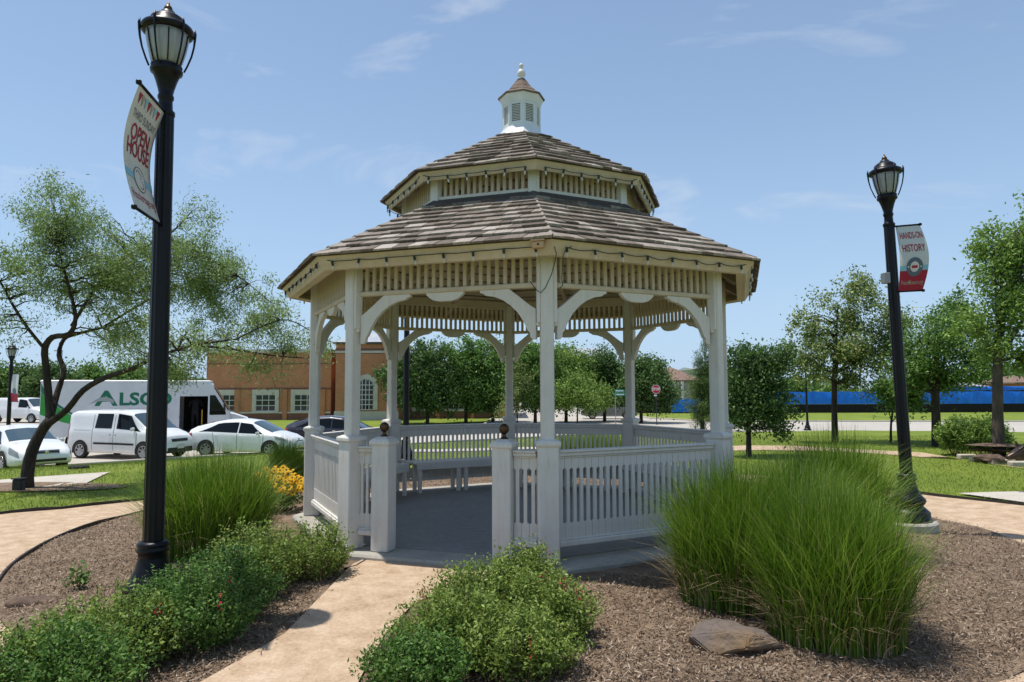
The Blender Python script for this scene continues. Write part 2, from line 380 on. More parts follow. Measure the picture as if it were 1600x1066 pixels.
# ---------------------------------------------------------------- mesh helpers
class MB:
    """collects faces, then becomes one mesh object"""
    def __init__(s):
        s.v = []
        s.f = []
    def add(s, verts, faces, mat=None):
        o = len(s.v)
        if mat is not None:
            verts = [tuple(mat @ Vector(p)) for p in verts]
        s.v.extend([tuple(p) for p in verts])
        s.f.extend([tuple(i + o for i in f) for f in faces])
        return s
    def box(s, c, d, mat=None, rz=0.0, taper=1.0):
        x, y, z = (k / 2 for k in d)
        vs = [(-x, -y, -z), (x, -y, -z), (x, y, -z), (-x, y, -z), (-x * taper, -y * taper, z), (x * taper, -y * taper, z),
              (x * taper, y * taper, z), (-x * taper, y * taper, z)]
        m = Matrix.Translation(c) @ Matrix.Rotation(rz, 4, 'Z')
        if mat is not None:
            m = mat @ m
        return s.add(vs, [(0, 3, 2, 1), (4, 5, 6, 7), (0, 1, 5, 4), (1, 2, 6, 5), (2, 3, 7, 6), (3, 0, 4, 7)], m)
    def bbox(s, c, d, bev=0.01, mat=None, rz=0.0):
        """a box with chamfered vertical and horizontal edges"""
        x, y, z = (k / 2 for k in d)
        b = min(bev, x * 0.9, y * 0.9, z * 0.9)
        def ring(ix, iy, zz):
            return [(-ix + b, -iy, zz), (ix - b, -iy, zz), (ix, -iy + b, zz), (ix, iy - b, zz), (ix - b, iy, zz), (-ix + b, iy, zz), (-ix, iy - b, zz), (-ix, -iy + b, zz)]
        vs = ring(x - b, y - b, -z) + ring(x, y, -z + b) + ring(x, y, z - b) + ring(x - b, y - b, z)
        fs = [tuple(range(7, -1, -1)), tuple(range(24, 32))]
        for r in range(3):
            for i in range(8):
                j = (i + 1) % 8
                fs.append((r * 8 + i, r * 8 + j, r * 8 + 8 + j, r * 8 + 8 + i))
        m = Matrix.Translation(c) @ Matrix.Rotation(rz, 4, 'Z')
        if mat is not None:
            m = mat @ m
        return s.add(vs, fs, m)
    def lathe(s, prof, seg=16, mat=None, phase=0.0):
        vs, fs = [], []
        for r, z in prof:
            for i in range(seg):
                a = 2 * math.pi * i / seg + phase
                vs.append((r * math.cos(a), r * math.sin(a), z))
        for k in range(len(prof) - 1):
            for i in range(seg):
                j = (i + 1) % seg
                fs.append((k * seg + i, k * seg + j, (k + 1) * seg + j, (k + 1) * seg + i))
        fs.append(tuple(range(seg - 1, -1, -1)))
        fs.append(tuple((len(prof) - 1) * seg + i for i in range(seg)))
        return s.add(vs, fs, mat)
    def tube(s, pts, rad, seg=8, mat=None):
        pts = [Vector(p) for p in pts]
        n = len(pts)
        if not hasattr(rad, '__len__'):
            rad = [rad] * n
        vs, fs = [], []
        up = Vector((0.13, 0.31, 0.94))
        for i, p in enumerate(pts):
            t = (pts[min(i + 1, n - 1)] - pts[max(i - 1, 0)])
            if t.length < 1e-9:
                t = Vector((0, 0, 1))
            t.normalize()
            a = t.cross(up)
            if a.length < 0.05:
                a = t.cross(Vector((1, 0, 0)))
            a.normalize()
            b = t.cross(a)
            for k in range(seg):
                w = 2 * math.pi * k / seg
                vs.append(tuple(p + (a * math.cos(w) + b * math.sin(w)) * rad[i]))
        for i in range(n - 1):
            for k in range(seg):
                j = (k + 1) % seg
                fs.append((i * seg + k, i * seg + j, (i + 1) * seg + j, (i + 1) * seg + k))
        fs.append(tuple(range(seg - 1, -1, -1)))
        fs.append(tuple((n - 1) * seg + k for k in range(seg)))
        return s.add(vs, fs, mat)
    def prism(s, poly, y0, y1, mat=None):
        """polygon in (x, z), extruded along y"""
        n = len(poly)
        vs = [(x, y0, z) for x, z in poly] + [(x, y1, z) for x, z in poly]
        fs = [tuple(range(n)), tuple(range(2 * n - 1, n - 1, -1))]
        for i in range(n):
            j = (i + 1) % n
            fs.append((j, i, n + i, n + j))
        return s.add(vs, fs, mat)
    def mesh(s, name, smooth=False):
        me = bpy.data.meshes.new(name)
        me.from_pydata(s.v, [], s.f)
        if smooth:
            me.polygons.foreach_set('use_smooth', [True] * len(me.polygons))
        me.update()
        return me
    def build(s, name, mat, parent=None, smooth=False, fix=True):
        me = s.mesh(name, smooth)
        if fix:
            bm = bmesh.new()
            bm.from_mesh(me)
            bmesh.ops.recalc_face_normals(bm, faces=bm.faces)
            bm.to_mesh(me)
            bm.free()
        return link(name, me, mat, parent)

def link(name, me, mat=None, parent=None):
    o = bpy.data.objects.new(name, me)
    if mat is not None:
        mm = M[mat] if isinstance(mat, str) else mat
        if len(me.materials) == 0:
            me.materials.append(mm)
    COL.objects.link(o)
    if parent is not None:
        o.parent = parent
    return o

def tag(o, label=None, cat=None, group=None, kind=None):
    if label:
        o['label'] = label
    if cat:
        o['category'] = cat
    if group:
        o['group'] = group
    if kind:
        o['kind'] = kind
    return o

def empty(name, loc, rz=0.0):
    e = bpy.data.objects.new(name, None)
    e.empty_display_size = 0.2
    e.location = loc
    e.rotation_euler = (0, 0, rz)
    COL.objects.link(e)
    return e

def np_mesh(name, verts, quads, mat, parent=None, smooth=False):
    """fast mesh from arrays: verts (n,3), quads (m,k)"""
    me = bpy.data.meshes.new(name)
    nv, (nf, k) = len(verts), quads.shape
    me.vertices.add(nv)
    me.vertices.foreach_set('co', np.asarray(verts, np.float32).ravel())
    me.loops.add(nf * k)
    me.loops.foreach_set('vertex_index', np.asarray(quads, np.int32).ravel())
    me.polygons.add(nf)
    me.polygons.foreach_set('loop_start', np.arange(0, nf * k, k, dtype=np.int32))
    me.polygons.foreach_set('loop_total', np.full(nf, k, dtype=np.int32))
    if smooth:
        me.polygons.foreach_set('use_smooth', np.ones(nf, dtype=bool))
    me.update(calc_edges=True)
    me.validate()
    return link(name, me, mat, parent)

def text_mesh(txt, size=1.0, bold=0.0, align='CENTER', shear=0.0, squeeze=1.0):
    """flat lettering outlines as (verts, faces), centred on the origin, in x/y"""
    cu = bpy.data.curves.new('lettering', 'FONT')
    cu.body = txt
    cu.size = size
    cu.align_x = align
    cu.align_y = 'CENTER'
    cu.offset = bold
    cu.shear = shear
    cu.resolution_u = 3
    ob = bpy.data.objects.new('lettering_tmp', cu)
    COL.objects.link(ob)
    dg = bpy.context.evaluated_depsgraph_get()
    me = bpy.data.meshes.new_from_object(ob.evaluated_get(dg))
    vs = [(v.co.x * squeeze, v.co.y) for v in me.vertices]
    fs = [tuple(p.vertices) for p in me.polygons]
    bpy.data.objects.remove(ob)
    bpy.data.curves.remove(cu)
    bpy.data.meshes.remove(me)
    return vs, fs
# ---------------------------------------------------------------- ground shape
GC = Vector((0.1305, 8.5726, 0.0))            # gazebo centre
EDGE_X = np.array([-80, -30, -16.8, -12.9, -9.0, -3.3, 4.0, 14.0, 28.6, 60.0, 120.0])
EDGE_Y = np.array([-12, 11.5, 22.6, 26.2, 28.8, 34.2, 39.0, 41.0, 38.0, 36.0, 34.0])

def smooth(a):
    a = np.clip(a, 0, 1)
    return a * a * (3 - 2 * a)

def ground_z(x, y):
    x = np.asarray(x, float)
    y = np.asarray(y, float)
    d = (np.interp(x, EDGE_X, EDGE_Y) - y) * 0.8
    t = np.clip(d / 11.0, 0, 1)
    z = -1.0 * (1 - (0.65 * t + 0.35 * smooth(t)))
    r = np.hypot(x - GC.x, y - GC.y)
    z = z + 0.05 * (1 - smooth((r - 3.2) / 2.0))
    z = z + 0.05 * np.exp(-(((x + 2.85) / 0.95) ** 2 + ((y - 5.6) / 1.1) ** 2))
    z = z - 0.08 * np.exp(-(((x - 5.4) / 2.0) ** 2 + ((y - 8.4) / 2.5) ** 2))
    z = z + 0.015 * np.sin(x * 1.3 + 0.7) * np.sin(y * 1.1) * (t > 0.3)
    return z

def gz(x, y):
    return float(ground_z(x, y))

_c, _s = math.cos(PITCH), math.sin(PITCH)
def ray(px, py):
    u, v = px - 800.0, py - 533.0
    cr, sr = math.cos(-ROLL), math.sin(-ROLL)
    u, v = u * cr - v * sr, u * sr + v * cr
    d = Vector((u / FPX, 1.0, -v / FPX))
    return Vector((d.x, d.y * _c - d.z * _s, d.y * _s + d.z * _c))

def at_depth(px, py, Y):
    """the point at distance Y in front of the viewpoint that the photograph shows at this pixel"""
    d = ray(px, py)
    return Vector((0, 0, CAM_H)) + d * (Y / d.y)

def on_ground(px, py):
    d = ray(px, py)
    t = 2.0
    while t < 400:
        p = Vector((0, 0, CAM_H)) + d * t
        if p.z <= gz(p.x, p.y):
            break
        t += 0.05
    return Vector((p.x, p.y, gz(p.x, p.y)))

def axis(lo, hi, flo, fhi, step):
    a = list(np.arange(flo, fhi + 1e-6, step))
    g, p = step, fhi
    while p < hi:
        g *= 1.35
        p += g
        a.append(min(p, hi))
    g, p = step, flo
    while p > lo:
        g *= 1.35
        p -= g
        a.insert(0, max(p, lo))
    return np.array(a)

gx = axis(-900, 900, -26, 34, 0.5)
gy = axis(-60, 1500, -4, 50, 0.5)
XX, YY = np.meshgrid(gx, gy)
ZZ = ground_z(XX, YY)
nx, ny = len(gx), len(gy)
vs = np.stack([XX.ravel(), YY.ravel(), ZZ.ravel()], 1)
i = np.arange(nx * ny).reshape(ny, nx)
qs = np.stack([i[:-1, :-1].ravel(), i[:-1, 1:].ravel(), i[1:, 1:].ravel(), i[1:, :-1].ravel()], 1)
tag(np_mesh('ground', vs, qs, 'lawn', smooth=True), kind='structure')

def sheet(name, poly, mat, off, step=0.5, extra=None, kind='structure'):
    """a flat outline draped over the ground a little above it"""
    bm = bmesh.new()
    vv = [bm.verts.new((x, y, 0)) for x, y in poly]
    es = [bm.edges.new((vv[k], vv[(k + 1) % len(vv)])) for k in range(len(vv))]
    bmesh.ops.triangle_fill(bm, use_beauty=True, use_dissolve=False, edges=es)
    xs = [p[0] for p in poly]
    ys = [p[1] for p in poly]
    for k, (lo, hi) in enumerate(((min(xs), max(xs)), (min(ys), max(ys)))):
        a = math.ceil(lo / step) * step
        while a < hi:
            co = (a, 0, 0) if k == 0 else (0, a, 0)
            no = (1, 0, 0) if k == 0 else (0, 1, 0)
            bmesh.ops.bisect_plane(bm, geom=bm.verts[:] + bm.edges[:] + bm.faces[:], plane_co=co, plane_no=no)
            a += step
    for v in bm.verts:
        v.co.z = gz(v.co.x, v.co.y) + off + (extra(v.co.x, v.co.y) if extra else 0)
    bmesh.ops.recalc_face_normals(bm, faces=bm.faces)
    me = bpy.data.meshes.new(name)
    bm.to_mesh(me)
    bm.free()
    for p in me.polygons:
        p.use_smooth = True
    if len(me.polygons) and me.polygons[0].normal.z < 0:
        me.flip_normals()
    o = link(name, me, mat)
    return tag(o, kind=kind)

# road and parking: one wide concrete surface below the garden
far = [(120, 52), (40, 54), (16, 56), (12.5, 62), (11.5, 90), (12.0, 300), (2.0, 300), (-1.0, 90), (-1.9, 60), (-2.2, 49), (-5.9, 38.5), (-10.5, 35.5), (-22, 40), (-28, 56),
       (-34, 74), (-90, 78)]
near = [(-90, -16)] + [(x, y + 0.3) for x, y in zip(EDGE_X[1:-1], EDGE_Y[1:-1])] + [(120, 34.3)]
road_poly = near + far
sheet('road', road_poly, 'road', 0.02, step=3.0)
# kerbs along the near and far sides
def kerb(name, line, h=0.13, w=0.16):
    m = MB()
    n = len(line)
    vs, fs = [], []
    for k, (x, y) in enumerate(line):
        a = Vector(line[max(k - 1, 0)])
        b = Vector(line[min(k + 1, n - 1)])
        t = (b - a).normalized()
        nn = Vector((-t.y, t.x))
        for sx, zz in ((-w / 2, -0.1), (-w / 2, h - 0.02), (-w / 2 + 0.02, h), (w / 2 - 0.02, h), (w / 2, h - 0.03), (w / 2, -0.1)):
            p = Vector((x, y)) + nn * sx
            vs.append((p.x, p.y, gz(x, y) + zz))
    for k in range(n - 1):
        for j in range(5):
            fs.append((k * 6 + j, k * 6 + j + 1, k * 6 + 7 + j, k * 6 + 6 + j))
    m.add(vs, fs)
    return tag(m.build(name, 'walk'), kind='structure')
def refine(line, step=1.5):
    out = []
    for a, b in zip(line[:-1], line[1:]):
        n = max(1, int(math.hypot(b[0] - a[0], b[1] - a[1]) / step))
        out += [(a[0] + (b[0] - a[0]) * k / n, a[1] + (b[1] - a[1]) * k / n) for k in range(n)]
    return out + [line[-1]]
kerb('near_kerb', refine([(x, y + 0.3) for x, y in zip(EDGE_X[1:-2], EDGE_Y[1:-2])]))
kerb('far_kerb', refine([(-28, 56), (-22, 40), (-10.5, 35.5), (-5.9, 38.5), (-2.2, 49), (-1.9, 60), (-1, 90)]))
kerb('right_kerb', refine([(11.5, 90), (12.5, 62), (16, 56), (40, 54), (90, 52.5)]))

# granite ring path, mulch bed, entry path
OUT_PHI = [-180, -150, -90, -30, 0, 8, 18, 30, 60, 90, 130, 150, 163, 171, 175, 180]
OUT_R = [7.3, 7.2, 7.2, 7.3, 7.45, 7.3, 6.8, 6.5, 6.3, 6.2, 6.0, 5.9, 5.95, 6.45, 7.06, 7.3]
IN_PHI = [-180, -120, -90, -40, -12, 0, 20, 60, 120, 160, 180]
IN_R = [5.25, 5.2, 5.2, 5.4, 5.55, 5.6, 5.4, 5.2, 5.05, 5.1, 5.25]
def ring_pts(phi, rad, n=120):
    out = []
    for k in range(n):
        a = -180 + 360 * k / n
        r = float(np.interp(a, phi, rad))
        out.append((GC.x + r * math.cos(R_(a)), GC.y + r * math.sin(R_(a))))
    return out
ring_out, ring_in = ring_pts(OUT_PHI, OUT_R), ring_pts(IN_PHI, IN_R)
sheet('granite_ring_path', ring_out, 'dg', 0.012)
def mulch_rise(x, y):
    r = math.hypot(x - GC.x, y - GC.y)
    return 0.03 * min(1, max(0, (5.2 - r) / 0.5)) + 0.012 * math.sin(5 * x + 1) * math.sin(4.3 * y)
sheet('mulch_bed', ring_in, 'mulch', 0.022, step=0.25, extra=mulch_rise)
entry_l = [(-1.42, 6.2), (-1.43, 5.3), (-1.46, 4.5), (-1.68, 3.85), (-1.9, 3.2), (-2.1, 2.4)]
entry_r = [(-0.20, 5.72), (-0.42, 5.55), (-0.72, 5.05), (-0.82, 4.5), (-0.84, 3.85), (-0.8, 3.2), (-0.7, 2.4)]
sheet('granite_entry_path', [(-1.35, 6.45), (-0.1, 6.1)] + entry_r + entry_l[::-1], 'dg', 0.065, step=0.25)
# second granite path beyond the lawn on the right
p2 = [on_ground(*p) for p in ((1100, 703), (1180, 701), (1260, 702), (1340, 706), (1420, 711), (1475, 714), (1540, 725), (1640, 738))]
up = [(p.x, p.y + 0.85) for p in p2]
dn = [(p.x, p.y - 0.65) for p in p2]
sheet('granite_lawn_path', dn + up[::-1], 'dg', 0.014, step=1.0)
# concrete walks
w1 = [on_ground(*p) for p in ((-60, 757), (172, 739), (134, 757), (-60, 775))]
sheet('left_sidewalk', [(p.x, p.y) for p in w1], 'walk', 0.02, step=1.0)
w2 = [on_ground(*p) for p in ((560, 704), (1010, 697), (1010, 700.5), (560, 708))]
sheet('back_sidewalk', [(p.x, p.y) for p in w2], 'walk', 0.02, step=1.0)
w3 = [on_ground(*p) for p in ((1497, 773.5), (1680, 770), (1680, 798), (1600, 788.5))]
sheet('concrete_pad', [(p.x, p.y) for p in w3], 'walk', 0.03, step=0.5)
# mulch ring under the leaning tree on the left
tb = on_ground(42, 762)
sheet('tree_mulch', [(tb.x + 0.2 + 1.5 * math.cos(a), tb.y + 0.55 * math.sin(a)) for a in np.linspace(0, 2 * math.pi, 24, endpoint=False)], 'mulch', 0.02)

def edging(name, line, label):
    m = MB()
    pts = [(x, y, gz(x, y) + 0.03 + 0.008 * math.sin(7 * x + 3 * y)) for x, y in refine(line, 0.2)]
    n = len(pts)
    vs, fs = [], []
    for k, p in enumerate(pts):
        a, b = Vector(pts[max(k - 1, 0)]), Vector(pts[min(k + 1, n - 1)])
        t = (b - a).normalized()
        nn = Vector((-t.y, t.x, 0)) * 0.009
        for q, dz in ((-1, -0.06), (-1, 0.022), (1, 0.022), (1, -0.06)):
            vs.append((p[0] + nn.x * q, p[1] + nn.y * q, p[2] + dz))
    for k in range(n - 1):
        for j in range(3):
            fs.append((k * 4 + j, k * 4 + j + 1, k * 4 + 5 + j, k * 4 + 4 + j))
    m.add(vs, fs)
    return tag(m.build(name, 'edging'), label, 'edging', 'steel lawn edging strips')
N = 120
edging('lawn_edging', [ring_out[k] for k in range(100, 120)] + [ring_out[k] for k in range(0, 1)], 'dark edging strip between left lawn and tan granite path')
edging('lawn_edging', [ring_out[k] for k in range(54, 72)], 'dark edging strip between right lawn and tan granite path')
edging('lawn_edging', [ring_in[k] for k in range(92, 120)] + [ring_in[k] for k in range(0, 12)], 'dark edging strip along the left mulch bed by the granite path')
# ---------------------------------------------------------------- gazebo
FL = 0.15
gaz = empty('gazebo', (GC.x, GC.y, FL), 0.0695)
tag(gaz, 'white octagonal wooden gazebo with two tier shingled roof and cupola', 'gazebo')
C22 = math.cos(R_(22.5))
T22 = math.tan(R_(22.5))
RP = 2.56                      # posts stand on this radius
def side_rot(k):
    return -R_(22.5 + 45 * k)
def vert_ang(k):
    return -math.pi / 2 - k * math.pi / 4

# slab and floor
m = MB()
RS = 2.80
m.lathe([(RS + 0.01, -0.30), (RS, -0.02), (RS - 0.02, 0.0), (0.01, 0.0)], 8, phase=-math.pi / 2)
m.build('slab', 'conc', gaz)
m = MB()
m.lathe([(2.42, 0.001), (2.42, 0.005), (0.01, 0.006)], 8, phase=-math.pi / 2)
m.build('floor', 'floor', gaz)

# posts
PD = 0.116
def post_mesh():
    m = MB()
    m.bbox((0, 0, 0.50), (0.182, 0.182, 1.0), 0.012)
    return m
post_parts = []
pm = MB(); pm.bbox((0, 0, 1.0 + 0.97), (PD, PD, 2.0), 0.012)
shaft_me = pm.mesh('post'); shaft_me.materials.append(M['white'])
pm = MB(); pm.bbox((0, 0, 0.515), (0.184, 0.184, 1.03), 0.010)
ped_me = pm.mesh('pedestal'); ped_me.materials.append(M['white'])
pm = MB()
pm.lathe([(0.1305, 1.000), (0.142, 1.012), (0.150, 1.020), (0.150, 1.044), (0.140, 1.056), (0.084, 1.072)], 4, phase=math.pi / 4)
cap_me = pm.mesh('cap'); cap_me.materials.append(M['white'])
pm = MB()                       # wider head of the post behind the brackets
for sx in (-1, 1):
    pm.bbox((sx * (PD / 2 + 0.016), 0, 2.48), (0.032, 0.085, 0.78), 0.006)
    pm.lathe([(0.004, 2.055), (0.022, 2.07), (0.024, 2.09), (0.016, 2.10)], 8, Matrix.Translation((sx * (PD / 2 + 0.016), 0, 0)))
head_me = pm.mesh('post_head'); head_me.materials.append(M['white'])
for k in range(8):
    a = vert_ang(k)
    p = link('post', shaft_me, None, gaz)
    p.location = (RP * math.cos(a), RP * math.sin(a), 0)
    p.rotation_euler = (0, 0, a + math.pi / 2)
    link('pedestal', ped_me, None, p)
    link('cap', cap_me, None, p)
    link('post_head', head_me, None, p)

AP = RP * C22                   # middle of a side
HALF = RP * math.sin(R_(22.5)) - 0.095
RAIL_T, RAIL_B = 0.96, 0.135
def picket_mesh(w):
    m = MB()
    h0, h1, n0, n1 = RAIL_B + 0.05, RAIL_T - 0.05, 0.335, 0.80
    a, b = w / 2 - 0.0015, w * 0.215
    poly = [(-a, h0), (a, h0), (a, n0 - 0.012), (a - 0.005, n0 - 0.004), (b + 0.005, n0), (b, n0 + 0.006), (b, n1 - 0.006), (b + 0.005, n1), (a - 0.005, n1 + 0.004), (a, n1 + 0.012),
            (a, h1), (-a, h1), (-a, n1 + 0.012), (-a + 0.005, n1 + 0.004), (-b - 0.005, n1), (-b, n1 - 0.006), (-b, n0 + 0.006), (-b - 0.005, n0), (-a + 0.005, n0 - 0.004), (-a, n0 - 0.012)]
    q = []
    m.prism(poly, -0.010, 0.010)
    me = m.mesh('picket')
    me.materials.append(M['white'])
    return me
NP_ = 25
pw = 2 * HALF / NP_
pick_me = picket_mesh(pw)
def rails_mesh(x0, x1):
    m = MB()
    L, c = x1 - x0, (x0 + x1) / 2
    # moulded top rail, and a bottom rail
    for (w, z0, z1) in ((0.115, RAIL_T - 0.012, RAIL_T + 0.008), (0.085, RAIL_T - 0.045, RAIL_T - 0.012), (0.055, RAIL_T - 0.062, RAIL_T - 0.045)):
        m.bbox((c, 0, (z0 + z1) / 2), (L, w, z1 - z0), 0.006)
    me = m.mesh('railing')
    me.materials.append(M['white'])
    m = MB()
    m.bbox((c, 0, RAIL_B + 0.025), (L, 0.085, 0.05), 0.008)
    m.bbox((c, 0, RAIL_B + 0.058), (L, 0.06, 0.016), 0.004)
    me2 = m.mesh('bottom_rail')
    me2.materials.append(M['white'])
    return me, me2
rail_me, brail_me = rails_mesh(-HALF, HALF)
def side_obj(name, me, k, parent=gaz):
    o = link(name, me, None, parent)
    o.rotation_euler = (0, 0, side_rot(k))
    return o
for k in range(1, 8):
    r = link('railing', rail_me, None, gaz)
    link('bottom_rail', brail_me, None, r)
    r.rotation_euler = (0, 0, side_rot(k))
    r.location = Matrix.Rotation(side_rot(k), 3, 'Z') @ Vector((0, -AP, 0))
    for j in range(NP_):
        p = link('picket', pick_me, None, r)
        p.location = (-HALF + (j + 0.5) * pw, random.uniform(-.001, .001), 0)
# entrance: newel posts with ball finials and a short railing each side
side_half = RP * math.sin(R_(22.5))
nm = MB(); nm.bbox((0, 0, 0.50), (0.176, 0.176, 1.0), 0.010)
newel_me = nm.mesh('newel_post'); newel_me.materials.append(M['white'])
nm = MB(); nm.lathe([(0.135, 0.985), (0.148, 0.995), (0.148, 1.018), (0.125, 1.04), (0.07, 1.062), (0.02, 1.065)], 4, phase=math.pi / 4)
ncap_me = nm.mesh('newel_cap'); ncap_me.materials.append(M['white'])
nm = MB()
nm.lathe([(0.040, 1.055), (0.042, 1.067), (0.030, 1.075), (0.018, 1.085), (0.015, 1.10), (0.022, 1.112)] +
         [(0.046 * math.sin(t), 1.152 - 0.046 * math.cos(t)) for t in np.linspace(0.55, 3.1, 9)], 14)
ball_me = nm.mesh('ball_finial', True); ball_me.materials.append(M['bronze'])
rot0 = Matrix.Rotation(side_rot(0), 3, 'Z')
for sgn, xn in ((1, side_half * (1 - 2 * 0.205)), (-1, -side_half * (1 - 2 * 0.18))):
    o = link('newel_post', newel_me, None, gaz)
    o.rotation_euler = (0, 0, side_rot(0))
    o.location = rot0 @ Vector((xn, -AP, 0))
    link('newel_cap', ncap_me, None, o)
    link('ball_finial', ball_me, None, o)
    a, b = sorted((xn + sgn * 0.09, sgn * HALF))
    t_me, b_me = rails_mesh(a, b)
    r = link('railing', t_me, None, gaz)
    link('bottom_rail', b_me, None, r)
    r.rotation_euler = (0, 0, side_rot(0))
    r.location = rot0 @ Vector((0, -AP, 0))
    n = 3
    w = (b - a) / n
    sm = picket_mesh(w)
    for j in range(n):
        p = link('picket', sm, None, r)
        p.location = (a + (j + 0.5) * w, 0, 0)

# frieze of slats under the eaves, brackets and drops
FZ0, FZ1, FZ2 = 2.41, 2.80, 2.93
m = MB()
m.bbox((0, 0, FZ0 + 0.022), (2 * HALF + 0.06, 0.075, 0.044), 0.006)
m.bbox((0, 0, (FZ1 + FZ2) / 2), (2 * HALF + 0.06, 0.09, FZ2 - FZ1), 0.006)
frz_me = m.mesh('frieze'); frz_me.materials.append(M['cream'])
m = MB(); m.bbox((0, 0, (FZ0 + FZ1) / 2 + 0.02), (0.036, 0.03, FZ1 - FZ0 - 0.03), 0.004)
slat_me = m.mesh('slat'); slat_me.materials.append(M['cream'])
m = MB()
drop = [(-0.19, 0), (0.19, 0), (0.185, -0.02), (0.15, -0.05), (0.12, -0.068), (0.06, -0.082), (-0.06, -0.082), (-0.12, -0.068), (-0.15, -0.05), (-0.185, -0.02)]
m.prism([(x, FZ0 - 0.001 + z) for x, z in drop], -0.022, 0.022)
drop_me = m.mesh('drop'); drop_me.materials.append(M['white'])
def arc(cx, cz, r, a0, a1, n):
    return [(cx + r * math.cos(R_(a0 + (a1 - a0) * t / n)), cz + r * math.sin(R_(a0 + (a1 - a0) * t / n))) for t in range(n + 1)]
br = [(0.0, -0.40), (0.0, -0.19), (0.055, -0.155), (0.25, 0.0), (0.53, 0.0), (0.53, -0.022), (0.50, -0.03), (0.48, -0.048)]
br += [(0.40, -0.062), (0.31, -0.098), (0.235, -0.15), (0.165, -0.22), (0.115, -0.295), (0.075, -0.38), (0.055, -0.40), (0.05, -0.44), (0.03, -0.46), (0.0, -0.46)]
m = MB(); m.prism([(x, FZ0 - 0.002 + z) for x, z in br], -0.024, 0.024)
brk_me = m.mesh('bracket'); brk_me.materials.append(M['white'])
NS = 22
for k in range(8):
    rot = Matrix.Rotation(side_rot(k), 3, 'Z')
    f = link('frieze', frz_me, None, gaz)
    f.rotation_euler = (0, 0, side_rot(k))
    f.location = rot @ Vector((0, -AP, 0))
    sp = (2 * HALF - 0.03) / NS
    for j in range(NS):
        s_ = link('slat', slat_me, None, f)
        s_.location = (-HALF + 0.015 + (j + 0.5) * sp, 0, 0)
    d = link('drop', drop_me, None, f)
    for sgn in (-1, 1):
        b = link('bracket', brk_me, None, f)
        b.location = (sgn * (HALF + 0.0), 0, 0)
        b.rotation_euler = (0, 0, 0 if sgn < 0 else math.pi)

# ---- roofs: deck, ceiling boards, rafters, fascia, shingles
Z1, R1 = 2.765, 2.995            # lower eave (above the floor)
ZW, RW = 3.56, 1.50              # where the drum stands on the lower roof
Z2, R2 = 3.874, 1.749            # upper eave
ZC, RC = 4.69, 0.335             # cupola foot
def slope(Ra, Za, Rb, Zb):
    """frame of a roof face in the side's own axes: start point, unit vector up the slope, length, normal"""
    a = Vector((0, -Ra * C22, Za))
    b = Vector((0, -Rb * C22, Zb))
    u = (b - a)
    L = u.length
    u.normalize()
    n = Vector((0, u.z, -u.y)) * -1.0
    if n.z < 0:
        n = -n
    return a, u, L, n
def shingle_mesh(w, ex, th, skewl=0.0, skewr=0.0):
    """x across, y up the slope, z out of the roof; butt at y=0; sides may follow a hip"""
    m = MB()
    L = ex * 1.25
    xl0, xr0, xl1, xr1 = -w / 2, w / 2, -w / 2 + skewl * L, w / 2 - skewr * L
    vs = [(xl0, 0, 0.001), (xr0, 0, 0.001), (xr1, L, 0.0), (xl1, L, 0.0), (xl0, 0, th), (xr0, 0, th), (xr1, L, 0.004), (xl1, L, 0.004)]
    m.add(vs, [(0, 3, 2, 1), (4, 5, 6, 7), (0, 1, 5, 4), (1, 2, 6, 5), (2, 3, 7, 6), (3, 0, 4, 7)])
    return m
stock = {}
